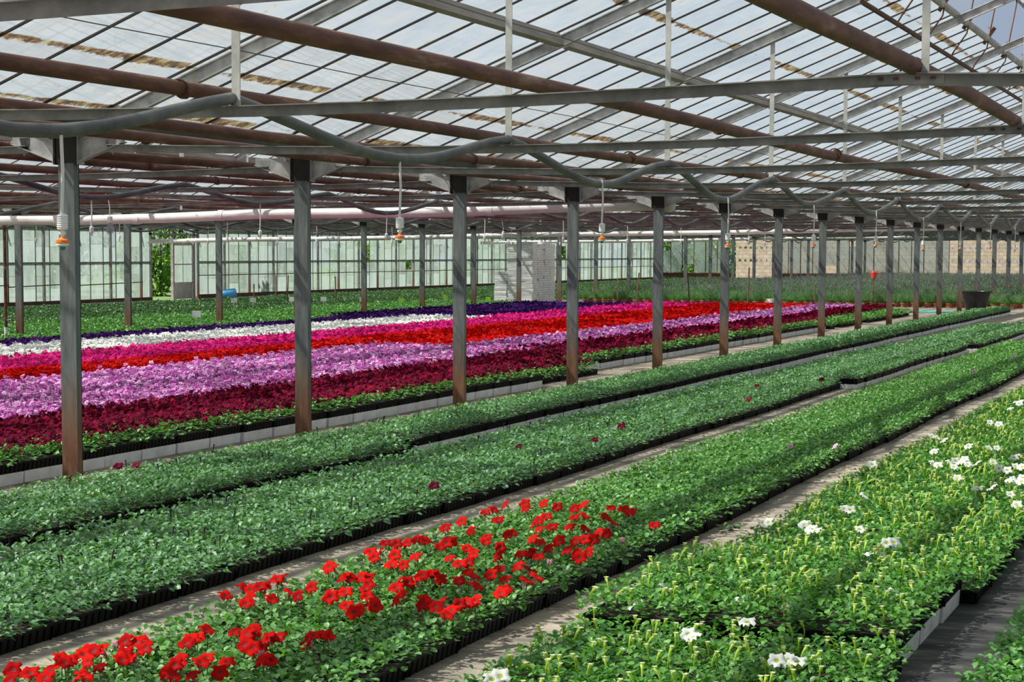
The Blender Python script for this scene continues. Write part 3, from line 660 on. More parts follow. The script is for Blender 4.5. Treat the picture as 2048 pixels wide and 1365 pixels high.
# flower positions read from the photograph (pixels) and put back on the bed tops
def zz(ox, oy, s, pts): return [(ox+x/s, oy+y/s) for x, y in pts]
red_px = zz(680, 860, 2.923, [(965,435),(900,465),(850,480),(925,525),(1080,430),(1085,465),(1190,430),(1270,450),(1425,435),(1370,460),(1430,500),(1585,455),(1660,460),(1700,480),(1550,505),(1595,540),(1990,490),(2035,480),(1205,505),(1160,530),(1130,550),(1240,565),(1165,580),(1345,565),(1430,575),(1370,510),(710,535),(615,570),(765,590),(265,660),(330,665),(390,660),(450,640),(500,645),(180,710),(230,715),(200,745),(320,730),(440,740),(300,785),(370,790),(620,660),(650,655),(585,680),(640,750),(745,690),(780,725),(860,625),(850,650),(980,610),(1010,600),(940,685),(925,735),(700,780),(750,775),(1130,635),(1170,655),(1280,645),(1220,690),(1120,720),(1160,740),(1060,725),(1370,650),(1430,640),(1480,640),(1520,600),(1560,605),(1330,700),(1380,720),(1400,745),(1450,715),(1500,730),(1380,785),(1430,800),(1460,830),(1500,830),(1450,850),(1590,790),(1640,775),(1880,560),(1920,560),(1840,555),(1890,610),(1930,625),(1975,610),(1900,630),(930,810),(880,845),(1040,795),(1110,815),(1150,860),(1090,880),(1230,830),(1245,860),(965,870),(970,930),(940,950),(750,830),(780,850),(700,880),(800,910),(520,840),(480,850),(550,840),(440,885),(400,890),(340,890),(590,875),(330,920),(360,960),(330,995),(500,990),(480,1020),(590,1010),(560,1030),(650,1050),(620,1080),(740,1010),(790,1000),(830,1005),(820,1050),(700,1020),(1090,945),(1130,975),(1180,975),(1150,1020),(120,860),(160,860),(20,860),(60,860),(170,895),(150,925),(30,945),(160,970),(190,1015),(210,1030),(40,1025),(110,1045),(80,1065)])
red_px += zz(0, 860, 2.923, [(1320,965),(1430,920),(1460,935),(1520,915),(1545,910),(1620,870),(1650,870),(1455,990),(1440,1010),(1590,985),(1700,950),(1740,970),(1820,920),(1920,800),(1945,810),(1910,960),(1935,975),(1120,1220),(1155,1210),(1090,1245),(1210,1165),(1370,1180),(1470,1165),(1490,1185),(1440,1190),(1590,1210),(1560,1215),(1630,1210),(1430,1255),(1480,1275),(1520,1275),(1790,1220),(1830,1200),(1890,1195),(1920,1200),(1800,1250),(830,1230),(800,1240),(850,1275),(730,1235),(520,1275),(545,1290),(490,1310),(590,1285),(360,1330),(400,1345),(740,1325),(780,1335),(720,1340),(510,1355),(1050,1350),(1210,1330),(1180,1355),(1330,1355),(1540,1340),(1580,1345)])
red_px += [(25,1340),(60,1345),(100,1340),(130,1325),(90,1355),(170,1350),(200,1335),(330,1345),(350,1330),(385,1350),(440,1345),(20,1360),(150,1360),(250,1310),(345,1350)]
wilt_px = zz(680, 860, 2.923, [(1650,640),(1225,770)]) + zz(0, 860, 2.923, [(670,1250), (1530,1310)])
white_px = zz(1348, 860, 2.923, [(1510,35),(1540,45),(1580,60),(1720,95),(1845,105),(1890,105),(1520,125),(1515,195),(1545,205),(1610,190),(1650,180),(1680,185),(1640,215),(1770,195),(1870,190),(1900,225),(1950,235),(1990,160),(2030,155),(2000,210),(2035,215),(1960,295),(1990,290),(2030,300),(2040,280),(1160,200),(1110,385),(1000,460),(1030,465),(500,545),(550,540),(760,550),(800,580),(825,585),(1245,660),(1285,655),(1135,745),(1160,730),(1200,740),(570,765),(1285,950),(380,995),(665,1040),(430,1120),(85,1195),(110,1205),(600,1345),(660,1345),(720,1350),(1775,340),(1860,335),(1970,375),(2005,435),(1660,280),(1090,580),(1700,170),(1720,200)]) \
  + zz(680, 860, 2.923, [(1890,920),(1730,1020)]) + zz(1348, 400, 2.923, [(2000,1180),(2020,1190),(1965,1220),(1850,1300),(1900,1310),(2030,1175)]) + [(1000,1352), (985, 1358)]
dark_px = zz(680, 860, 2.923, [(550,325),(440,410),(480,410),(1045,95),(1490,55)]) + zz(680, 400, 2.923, [(1250,1215),(1645,1320)]) + zz(1348, 400, 2.923, [(435,1168),(655,1155),(860,1050),(485,1085),(1090,780),(1285,770),(1380,768)])
darkA_px = zz(0, 860, 2.923, [(690,210),(795,205),(1435,245)])
lilac_px = zz(1348, 400, 2.923, [(1060,1020),(1295,910),(1325,905),(1415,900),(1455,900),(1598,903),(1755,1003),(1985,915)]) + zz(1348, 860, 2.923, [(678,97),(940,95),(960,105)])
FLOWERS = []     # (x, y, z, kind)
for pxs, kind, z in ((red_px, 'red', .215), (wilt_px, 'wilt', .20), (white_px, 'white', .215), (dark_px+darkA_px, 'dark', .20), (lilac_px, 'lilac', .20)):
    for p in pxs:
        q = at_z(p[0], p[1], z); FLOWERS.append((q.x, q.y, z, kind))
USED = set()

# ------------------------------------------------------------------ beds of trays
def gn_scatter(o, src, smin=.9, smax=1.1, rot=math.pi):
    """stuff: copies of one mesh object on the points of o"""
    ng = bpy.data.node_groups.new('scatter', 'GeometryNodeTree')
    ng.interface.new_socket('Geometry', in_out='INPUT', socket_type='NodeSocketGeometry'); ng.interface.new_socket('Geometry', in_out='OUTPUT', socket_type='NodeSocketGeometry')
    gi = ng.nodes.new('NodeGroupInput'); go = ng.nodes.new('NodeGroupOutput'); ip = ng.nodes.new('GeometryNodeInstanceOnPoints'); oi = ng.nodes.new('GeometryNodeObjectInfo')
    oi.inputs['Object'].default_value = src; oi.inputs['As Instance'].default_value = True
    rv = ng.nodes.new('FunctionNodeRandomValue'); rv.data_type = 'FLOAT_VECTOR'; rv.inputs[0].default_value = (0, 0, -rot); rv.inputs[1].default_value = (0, 0, rot)
    rs = ng.nodes.new('FunctionNodeRandomValue'); rs.data_type = 'FLOAT'; rs.inputs[2].default_value = smin; rs.inputs[3].default_value = smax
    l = ng.links.new
    l(gi.outputs[0], ip.inputs['Points']); l(oi.outputs['Geometry'], ip.inputs['Instance']); l(rv.outputs[0], ip.inputs['Rotation']); l(rs.outputs[1], ip.inputs['Scale']); l(ip.outputs[0], go.inputs[0])
    md = o.modifiers.new('scatter', 'NODES'); md.node_group = ng

TM = {}
def tray_for(w_, l_):
    key = (round(w_, 3), round(l_, 3))
    if key not in TM: TM[key] = (tray_mesh(w_-.012, l_-.012), foam_mesh(w_-.03, l_-.015, 1.0))
    return TM[key]
FOAMN = {}
def bed(key, cells, w_, l_, mat, h, name, label, cat, group, blossom=None, flowers=None, budn=0, leaf=.047, sp=.062, per=9, foam=None, foamlabel=None, wave=.02, upright=0, narrow=1.0, z0=.0, dbud=0):
    """cells: list of (x, y, zbase, kind) tray centres; builds one thing per tray"""
    tm, fm = tray_for(w_, l_); VAR = 3; fol = {}; blo = {}
    def F(lod, v):
        if (lod, v) not in fol:
            lo = min(lod, 1); q = (1, 1, 1.45)[lod]
            fol[lod, v] = foliage_mesh(key+'_foliage', w_, l_, h, mat, sp*q, leaf*q, per if lod == 0 else max(5, per-2), 0 if lod == 0 else 1, .032, hash((key, lod, v)) % 9973 if False else sum(map(ord, key))*31+lod*7+v, .075, upright, narrow)
        return fol[lod, v]
    def B(lod, v, edge):
        if (lod, v, edge) not in blo:
            mats, cnt, zt, rr = blossom
            blo[lod, v, edge] = blossoms_mesh(key+'_blossoms', w_, l_, zt, mats, int(cnt*(1.45, 1.15, .8)[lod]), 0 if lod == 0 else 1, sum(map(ord, key))*17+lod*5+v, rr*(.84, .95, 1.15)[lod], .034, .02, .30 if edge else None)
        return blo[lod, v, edge]
    for i, (x, y, zb, edge) in enumerate(cells):
        d = dist(x, y); lod = 0 if d < 18 else (1 if d < 34 else 2); bl = 0 if d < 33 else (1 if d < 46 else 2); v = random.randrange(VAR); rz = random.choice((0, math.pi))+random.uniform(-.012, .012)
        if edge: rz = random.uniform(-.012, .012)
        x2 = x+wave*math.sin(y*.9+x)+random.uniform(-.008, .008); y2 = y+random.uniform(-.006, .006)
        # flowers standing in this tray
        mine = []
        if flowers:
            for fi, (fx, fy, fz, fk) in enumerate(FLOWERS):
                if fi not in USED and abs(fx-x) <= w_/2+.03 and abs(fy-y) <= l_/2+.001: mine.append(fi); USED.add(fi)
        kinds = sorted({FLOWERS[f][3] for f in mine})
        lab, grp = label, group
        if kinds and flowers:
            lab, grp = flowers(kinds)
        t = empty(name, (x2, y2, zb+z0), lab, cat, grp, 0.0)
        o = ob('tray', tm, t); o.rotation_euler.z = random.uniform(-.008, .008)
        o = ob('foliage', F(lod, v), t, None, rz); o['kind'] = 'stuff'
        if blossom:
            o = ob('blossoms', B(bl, v, bool(edge)), t, None, rz); o['kind'] = 'stuff'
        for f in mine:
            fx, fy, fz, fk = FLOWERS[f]; o = ob('flower', random.choice(FL[fk]), t, (fx-x2, fy-y2, fz-zb-z0), random.uniform(-.6, .6))
            if fk == 'wilt': o['label'] = 'wilted pink flower'
        nb = int(budn*random.uniform(.75, 1.25)*(1 if d < 20 else .7))
        for b in range(nb):
            ob('bud', random.choice(BUD), t, (random.uniform(-w_/2, w_/2), random.uniform(-l_/2, l_/2), .075+h*random.uniform(.8, 1.12)), random.uniform(0, 6.28))
        if dbud and d < 20:
            for b in range(random.choice((0, 0, 1, 1, 2))*dbud):
                ob('dark_bud', DBUD, t, (random.uniform(-w_/2, w_/2), random.uniform(-l_/2, l_/2), .075+h*random.uniform(1, 1.15)), random.uniform(0, 6.28))
        if zb > .03:
            fo = ob('polystyrene_block', fm, None, (x2, y2, 0)); fo.scale = (1, 1, zb)
            tag(fo, foamlabel, 'foam block', foamlabel[:60])

def grid(x0, x1, nx, y0, y1, l_, zfun=None, edge=None):
    w_ = (x1-x0)/nx; out = []
    for j in range(int((y1-y0)/l_)):
        y = y0+(j+.5)*l_
        for i in range(nx):
            x = x0+(i+.5)*w_; out.append((x, y, zfun(i, y) if zfun else 0.0, edge(i, y) if edge else False))
    return out, w_

def fl_A(k): return ('black tray of green petunia seedlings with an opened dark red flower, bed along the columns', 'trays with dark red flowers by the columns')
def fl_B(k):
    if 'lilac' in k: return ('black tray of petunia seedlings showing pale lilac flowers, second bed from the columns', 'trays with lilac flowers, second bed')
    return ('black tray of petunia seedlings with an opened dark red flower, second bed from the columns', 'trays with dark red flowers, second bed')
def fl_C(k):
    if 'red' in k: return ('black tray of petunias with open scarlet flowers in the third bed', 'trays of scarlet petunias')
    if 'wilt' in k: return ('black tray of petunias with a wilted pink flower in the third bed', 'trays with wilted flowers')
    return ('black tray of green seedlings with a lone pink flower in the third bed', 'trays with a pink flower, third bed')
def fl_D(k): return ('black tray of white petunias with open flowers and yellow-green buds', 'trays of open white petunias')

# bed along the front columns
c, wA = grid(-8.10, -7.08, 2, 5.5, 60.7, .6, lambda i, y: .07 if (i == 1 and y > 16.2) else 0.0)
bed('bedA', c, wA, .6, M['leafA'], .095, 'petunia_seedling_tray', 'black tray of green petunia seedlings in the bed along the front columns', 'plant tray', 'seedling trays along the columns', flowers=fl_A, foamlabel='white polystyrene block under the bed along the front columns', dbud=1)
c, wB = grid(-6.60, -5.27, 3, 5.5, 26.5, .6)
c2, _ = grid(-6.45, -5.04, 3, 26.5, 37.3, .6, lambda i, y: .06 if i == 2 else 0.0)
c3, _ = grid(-6.28, -4.87, 3, 37.3, 48.1, .6, lambda i, y: .06 if i == 2 else 0.0)
bed('bedB', c+c2+c3, wB, .6, M['leafA'], .10, 'seedling_tray', 'black tray of green petunia seedlings in the second bed from the columns', 'plant tray', 'seedling trays of the second bed', flowers=fl_B, foamlabel='white polystyrene block under the far part of the second bed', dbud=1)
c, wC = grid(-4.56, -3.36, 2, 5.3, 38.9, .6)
bed('bedC', c, wC, .6, M['leafC'], .10, 'scarlet_petunia_tray', 'black tray of plain green petunia seedlings in the third bed', 'plant tray', 'seedling trays of the third bed', flowers=fl_C, leaf=.046)
c, wD = grid(-2.86, -1.41, 3, 5.6, 8.6, .6)
c2, _ = grid(-2.88, -1.43, 3, 8.6, 10.4, .6, lambda i, y: .085)
c3, _ = grid(-2.84, -1.35, 3, 10.4, 30.2, .6)
bed('bedD', c+c2+c3, wD, .6, M['leafD'], .095, 'white_petunia_tray', 'black tray of white petunias in yellow-green bud', 'plant tray', 'trays of white petunias', flowers=fl_D, budn=15, leaf=.046, foamlabel='white polystyrene block under the raised white petunia trays')
c, wE = grid(-1.03, .25, 2, 5.6, 13.4, .6)
bed('bedE', c, wE, .6, M['leafG'], .12, 'seedling_tray', 'black tray of light green plants across the black ground cloth', 'plant tray', 'light green trays across the ground cloth')

# flowering strips behind the front columns
FB = 'white polystyrene block under the dark red petunias at the aisle'
def strip(key, x0, x1, nx, y0, y1, mats, label, group, cnt, h=.15, zt=.235, zf=None, edge=None, mat='leafC', rr=.036, l_=.6):
    c, w_ = grid(x0, x1, nx, y0, y1, l_, zf, edge)
    bed(key, c, w_, l_, M[mat], h, {'drD': 'dark_red', 'lil': 'lilac', 'red': 'bright_red', 'pin': 'magenta', 'whi': 'white', 'pur': 'purple'}[key[:3]]+'_petunia_tray', label, 'plant tray', group, blossom=(mats, cnt, zt, rr), leaf=.06, sp=.085, per=7, foamlabel=FB)
DR = [M['p_dr'], M['p_dark'], M['p_dr']]; drl, drg = 'black tray of dark red petunias in the flowering strip nearest the aisle', 'trays of dark red petunias'
zE = lambda i, y: .09 if i == 2 else 0.0
eE = lambda i, y: i == 2
def dr_piece(key, x0, x1, y0, y1, zf):
    c, w_ = grid(x0, x1, 3, y0, y1, .6, zf, None)
    inner = [q for q in c if q[0] < x1-w_]; outer = [(q[0], q[1], q[2], True) for q in c if q[0] > x1-w_]
    bed(key, inner, w_, .6, M['leafC'], .155, 'dark_red_petunia_tray', drl, 'plant tray', drg, blossom=(DR, 105, .245, .036), leaf=.06, sp=.085, per=7, foamlabel=FB)
    bed(key+'e', outer, w_, .6, M['leafC'], .10 if zf else .13, 'dark_red_petunia_tray', drl, 'plant tray', drg, blossom=(DR, 95, .175 if zf else .205, .036), leaf=.06, sp=.085, per=8, foamlabel=FB)
dr_piece('drA', -10.85, -9.03, 12.6, 25.2, zE)
dr_piece('drB', -11.05, -9.25, 25.2, 28.2, None)
dr_piece('drC', -11.30, -9.58, 28.2, 46.8, zE)
strip('drD', -11.40, -10.30, 2, 46.8, 59.4, DR, drl, drg, 105)
c, w_ = grid(-10.26, -9.62, 1, 46.8, 58.2, .6)
bed('edgeG', [q for q in c if int(q[1]*1.1) % 4], w_, .6, M['leafC'], .12, 'seedling_tray', 'black tray of green plants at the aisle end of the dark red strip', 'plant tray', 'green trays ending the dark red strip', leaf=.06)
LI = [M['p_lil'], M['p_lthr'], M['p_pale']]; lil, lig = 'black tray of lilac petunias in the strip behind the dark red ones', 'trays of lilac petunias'
strip('lilA', -13.95, -10.88, 5, 15.5, 30.5, LI, lil, lig, 108, zt=.25)
strip('lilB', -12.55, -11.15, 2, 30.5, 59.3, LI, lil, lig, 108, zt=.25)
RE = [M['p_red'], M['p_rthr'], M['p_red']]; rel, reg = 'black tray of scarlet petunias in the strip between lilac and magenta', 'trays of scarlet petunias in the strip'
strip('redA', -15.18, -13.98, 2, 18.1, 30.5, RE, rel, reg, 112, zt=.245)
strip('redB', -15.45, -12.58, 5, 30.5, 58.7, RE, rel, reg, 112, zt=.245)
PI_ = [M['p_pink'], M['p_lthr'], M['p_pink']]; pil, pig = 'black tray of magenta petunias in the strip beside the scarlet ones', 'trays of magenta petunias'
strip('pinkA', -17.05, -15.22, 3, 21.2, 44.0, PI_, pil, pig, 112, zt=.25)
strip('pinkB', -17.40, -15.50, 3, 44.0, 58.5, PI_, pil, pig, 112, zt=.25)
WH = [M['p_white'], M['p_thr'], M['p_white']]
strip('whiA', -19.0, -17.10, 3, 23.7, 44.1, WH, 'black tray of white petunias in the strip behind the magenta ones', 'trays of white petunias in the strip', 125, zt=.25)
PU = [M['p_pur'], M['p_dark'], M['p_pur']]; pul, pug = 'black tray of deep purple petunias in the strip furthest from the aisle', 'trays of purple petunias'
strip('purA', -20.15, -19.05, 2, 27.5, 44.1, PU, pul, pug, 112, zt=.25)
strip('purB', -21.40, -17.45, 5, 44.1, 58.5, PU, pul, pug, 108, zt=.25, l_=.8)

# green trays beyond the purple strip
for j, (x0, x1, nx) in enumerate(((-22.70, -20.30, 2), (-24.80, -23.02, 2), (-26.60, -24.86, 2))):
    c, w_ = grid(x0, x1, nx, 27+j*2.5, 62, .9)
    c = [q for q in c if not (-21.6 < q[0] and q[1] > 43)]
    bed('greenG%d' % j, c, w_, .9, M['leafG'], .12, 'bright_green_tray', 'black tray of bright green seedlings, %s row beyond the purple petunias' % ORD[j], 'plant tray', 'bright green trays, %s row' % ORD[j], leaf=.06, sp=.10, per=8)
c, w_ = grid(-33.5, -26.95, 6, 38, 64.4, 1.1)
bed('darkG', c, w_, 1.1, M['leafdk'], .10, 'potted_plant_tray', 'black tray of dark leafy pot plants before the glass side wall', 'plant tray', 'dark leafy trays by the side wall', leaf=.065, sp=.11, per=9)
# the rest of that block further back: nobody could count it
proto = None
for o in COL.objects:
    if o.name.startswith('foliage') and o.parent and o.parent['label'].startswith('black tray of dark leafy'): proto = o
pts = [(x, y, 0) for x in np.arange(-33.5, -23.4, 1.1) for y in np.arange(65.6, 123, 1.1) if not (x > -24.4 and y < 67)]
me = bpy.data.meshes.new('dark_leafy_plants'); me.from_pydata(pts, [], []); o = ob('dark_leafy_plants', me)
tag(o, 'dark green leafy plants far back along the glass side wall', 'plants', None, 'stuff'); gn_scatter(o, proto, .95, 1.08)

# ------------------------------------------------------------------ lavender in terracotta pots
def lav_mesh(seed):
    rg = np.random.default_rng(seed); n = 130; az = rg.uniform(0, 6.28, n); tl = rg.uniform(0, 1.15, n)**1.0; L = rg.uniform(.20, .40, n); b = rg.normal(0, .035, (n, 2)); V = []; F = []; Mi = []
    for i in range(n):
        d = Vector((math.sin(tl[i])*math.cos(az[i]), math.sin(tl[i])*math.sin(az[i]), math.cos(tl[i]))); s = d.cross(Vector((math.cos(az[i]+1), math.sin(az[i]+1), .1))).normalized()*.0042
        p = Vector((b[i, 0], b[i, 1], .14)); k = len(V)
        V += [p-s, p+s, p+d*L[i]*.6+s, p+d*L[i]*.6-s, p+d*L[i]]; F += [(k, k+1, k+2), (k, k+2, k+3), (k+3, k+2, k+4)]; Mi += [0, 0, 0]
        if i % 11 == 0:
            q = p+d*(L[i]*.96); k = len(V); u = d.orthogonal().normalized()*.012; w2 = d.cross(u)
            V += [q+u, q-u*.5+w2*.8, q-u*.5-w2*.8, q+d*.055]; F += [(k, k+1, k+3), (k+1, k+2, k+3), (k+2, k, k+3)]; Mi += [1, 1, 1]
    return np_mesh('lavender_foliage', np.array(V), np.array(F), [M['lav'], M['lavtip']], np.array(Mi))
LAV = [lav_mesh(s) for s in range(4)]
POT = MB().lathe([(.085, 0), (.112, .115), (.126, .117), (.128, .15), (.112, .15), (.106, .13)], (0, 0, 0), 14).mesh('pot', M['terracotta'])
lfront = []
for r_ in range(5):
    for i in range(60):
        x = -22.4+i*.36+.05*random.uniform(-1, 1); y = 66.8+r_*.40+.05*random.uniform(-1, 1)
        if abs(x+8.67) < .55 and r_ == 0: continue
        lfront.append((x, y))
for i, (x, y) in enumerate(lfront[:300]):
    t = empty('potted_lavender', (x, y, 0), 'lavender in a terracotta pot at the front edge of the far block', 'potted plant', 'lavender pots at the front of the block')
    ob('pot', POT, t); ob('foliage', LAV[i % 4], t, None, random.uniform(0, 6.28))['kind'] = 'stuff'
lp = None
for o in COL.objects:
    if o.name.startswith('foliage') and o.parent and o.parent.name.startswith('potted_lavender'): lp = o; break
pts = [(x+.06*random.uniform(-1, 1), y+.06*random.uniform(-1, 1), random.uniform(-.03, .05)) for x in np.arange(-22.4, 1.5, .36) for y in np.arange(68.9, 122.5, .42) if not (min(abs(x-ROWX[0]), abs(x-ROWX[1])) < .25 and abs((y-13.31+2) % 4 - 2) < .25)]
me = bpy.data.meshes.new('lavender_block'); me.from_pydata(pts, [], []); o = ob('lavender_block', me)
tag(o, 'block of flowering lavender filling the far end of the house', 'lavender', None, 'stuff'); gn_scatter(o, lp, 1.0, 1.35)
# lower mix of plants before the lavender right of the aisle end
# ------------------------------------------------------------------ left glass wall, door, kerb
WX = ROWX[2]
kb = MB().box(WX-.12, WX+.14, 40, 61.9, 0, .14); kb.box(WX-.12, WX+.14, 65.3, FAR_Y, 0, .17); kb.box(WX+.14, WX+.9, 40, 61.9, 0, .03); kb.box(WX+.14, WX+.9, 65.3, FAR_Y-.2, 0, .03)
struct('wall_left', kb.mesh('kerb', M['kerb']), 'low brown kerb under the glass side wall', 'wall')
wn = 0
for k in range(7, 28):
    y0, y1 = FY(k), FY(k+1)
    if k == 12: continue
    wn += 1
    t = tag(ob('window_%d' % wn, None, None, (WX, y0, 0)), '%s glazed bay of the side wall from the camera' % ORD[wn-1], 'window', None, 'structure')
    f = MB(); g = MB()
    for i in range(5):
        y = .8*i; f.box(-.015, .015, y-.014, y+.014, .14, 2.6)
        hs = [.14, random.choice((.55, .75)), 1.38] if i % 2 else [.14, .95, 1.38]
        hs += [random.choice((1.9, 2.0, 2.1)), 2.6]
        for a, b in zip(hs, hs[1:]):
            if random.random() < .015: continue
            g.add([(0, y+.014, a), (0, y+.786, a), (0, y+.786, b-.008), (0, y+.014, b-.008)], [(0, 1, 2, 3)])
    ob('glazing_bars', f.mesh('wall_bars', M['bar']), t); ob('pane', g.mesh('wall_panes', M['wallglass']), t)
    rl = MB().box(-.03, .04, 0, 4, 1.34, 1.40); rl.box(-.03, .05, 0, 4, 2.46, 2.53); ob('rail', rl.mesh('wall_rail', M['galvd']), t)
    rp = MB().tube([(.09, 0, .62 if k < 12 else .88), (.09, 2, .65 if k < 12 else .87), (.09, 4, .68 if k < 12 else .88)], .018, 6); ob('pipe_rail', rp.mesh('pipe_rail', M['rustbar']), t)
    ob('post', MB().box(.01, .08, 1.96, 2.04, .1, 2.6).mesh('wall_post', M['galvd']), t)
# door opening between frames 12 and 13
t = tag(ob('door_1', None, None, (WX, 61.31, 0)), 'doorway in the side wall opening onto green shrubs', 'door', None, 'structure')
f = MB().box(-.05, .06, .60, .70, 0, 2.55); f.box(-.05, .05, 2.18, 2.26, 0, 2.55); f.box(-.05, .06, 3.66, 3.76, 0, 2.55); f.box(-.05, .06, .6, 4, 2.34, 2.40); f.box(-.03, .03, .0, .6, 1.34, 1.4)
ob('door_frame', f.mesh('door_frame', M['galvd']), t)
ob('pane', MB().add([(0, .02, .14), (0, .6, .14), (0, .6, 2.5), (0, .02, 2.5), (0, 3.78, .1), (0, 4, .1), (0, 4, 2.5), (0, 3.78, 2.5)], [(0,1,2,3), (4,5,6,7)]).mesh('side_light', M['wallglass']), t)
lf = MB().box(-.02, .02, 2.28, 2.33, .02, 2.05); lf.box(-.02, .02, 3.58, 3.64, .02, 2.05); lf.box(-.02, .02, 2.28, 3.64, 2.0, 2.05); lf.box(-.012, .012, 2.93, 2.97, .6, 2.0); lf.box(-.02, .02, 2.28, 3.64, .58, .64); lf.box(-.012, .012, 2.3, 3.6, 1.28, 1.31)
ob('door_leaf', lf.mesh('door_leaf', M['galv']), t); ob('door_panel', MB().box(-.012, .012, 2.32, 3.6, .03, .60).mesh('door_panel', M['panel']), t)
ob('door_pane', MB().add([(0, 2.33, .63), (0, 3.58, .63), (0, 3.58, 2.0), (0, 2.33, 2.0)], [(0,1,2,3)]).mesh('door_pane', M['wallglass']), t)

# ------------------------------------------------------------------ far end wall and block wall behind
ew = MB(); segs = [(-37.0, -32.3), (-29.0, -17.6)]
for a, b in segs: ew.box(a, b, FAR_Y-.12, FAR_Y+.12, 0, .40); ew.tube([(a, FAR_Y-.15, .43), (b, FAR_Y-.15, .43)], .05, 8)
struct('wall_back', ew.mesh('end_kerb', M['kerb']), 'low brown kerb with a pipe under the far end glazing', 'wall')
x = -37.0; n = 0
while x < 5.4:
    wd = 1.55; b = x+wd
    if not (-32.6 < x+wd/2 < -28.8) and not (-17.8 < x+wd/2 < -14.4):
        wn += 1; n += 1
        t = tag(ob('window_%d' % wn, None, None, (x, FAR_Y, 0)), '%s glazed bay of the far end wall, counted from the corner' % ORD[n-1], 'window', None, 'structure')
        f = MB()
        for i in range(3): f.box(wd*i/2-.018, wd*i/2+.018, -.02, .02, .42, 2.62)
        ob('glazing_bars', f.mesh('end_bars', M['rustbar']), t); g = MB()
        for i in range(2):
            hs = [.42, random.choice((1.0, 1.3, 1.5)), random.choice((1.9, 2.2)), 2.62]
            for a, c2 in zip(hs, hs[1:]):
                if random.random() < .92: g.add([(wd*i/2+.02, 0, a), (wd*(i+1)/2-.02, 0, a), (wd*(i+1)/2-.02, 0, c2-.01), (wd*i/2+.02, 0, c2-.01)], [(0,1,2,3)])
        if g.v: ob('pane', g.mesh('end_panes', M['endglass']), t)
    x = b
gb = MB()
for si in range(3):
    xl = ROWX[si]; gb.add([(xl, FAR_Y, 2.62), (xl+SPAN, FAR_Y, 2.62), (xl+HALF, FAR_Y, EAVE+SLOPE*HALF+.17)], [(0, 1, 2)])
struct('wall_gable', gb.mesh('gable_glass', M['endglass']), 'glazed gables above the far end wall', 'wall')
bw = MB(); holes = [(1.20, 1.34), (2.02, 2.16)]; xs0, xs1, y0, y1 = -32.4, 6.0, 127.3, 127.5
zc = 0.0
for hz0, hz1 in holes:
    bw.box(xs0, xs1, y0, y1, zc, hz0); xx = xs0
    while xx < xs1: bw.box(xx, xx+.20, y0, y1, hz0, hz1); xx += .36
    zc = hz1
bw.box(xs0, xs1, y0, y1, zc, 2.75)
struct('wall_blocks', bw.mesh('block_wall', M['blocks']), 'tan concrete block wall with rows of square holes behind the end glazing', 'wall')

# ------------------------------------------------------------------ shrubs outside
def shrub_mesh(seed, rx, ry, rz, n):
    rg = np.random.default_rng(seed); d = rg.normal(0, 1, (n, 3)); d /= np.linalg.norm(d, axis=1)[:, None]; rr = rg.uniform(.45, 1, n)**.5
    lump = 1+.22*np.sin(d[:, 0]*5+seed)*np.cos(d[:, 2]*6)+.12*np.sin(d[:, 1]*11)
    P = d*rr[:, None]*lump[:, None]*np.array([rx, ry, rz]); P[:, 2] += rz*.95; P[:, 2] = np.abs(P[:, 2])+.05
    v, f = leaf_template(1); V = rot_inst(v, rg.uniform(0, 6.28, n), rg.uniform(0, 1.8, n), rg.uniform(.14, .26, n), P)
    return np_mesh('shrub_foliage', V, (f[None]+np.arange(n)[:, None, None]*4).reshape(-1, 3), [M['leaftree']])
SH = [shrub_mesh(1, 2.2, 2.4, 2.0, 5200), shrub_mesh(2, 2.6, 2.8, 1.5, 5200), shrub_mesh(3, 2.0, 2.2, 2.7, 5200)]
TRK = MB().tube([(0, 0, -.05), (.05, 0, 1.0), (0, .1, 2.4)], [.09, .07, .03], 7).mesh('trunk', M['trunk'])
def shrub(x, y, v, s, lab):
    t = empty('garden_shrub', (x, y, 0), lab, 'shrub', 'shrubs outside the side wall'); t.scale = (s, s, s)
    ob('trunk', TRK, t); ob('foliage', SH[v], t, None, random.uniform(0, 6))
shrub(-41.2, 69.6, 2, .95, 'dense green shrub seen through the open doorway')
for j, (x, y, v, s) in enumerate(((-43, 58, 1, .8), (-46, 64, 2, 1.2), (-43.5, 78, 1, .9), (-46, 86, 0, 1.1), (-43, 94, 1, .85), (-45, 103, 2, 1.1), (-43.5, 112, 1, .9), (-44, 122, 0, 1.2), (-46, 132, 2, 1.2), (-40, 138, 0, 1.2), (-35.5, 136, 1, 1.0), (-50, 74, 2, 1.4))):
    shrub(x, y, v, s, 'green shrub outside the glass, %s along the side wall' % ORD[j])

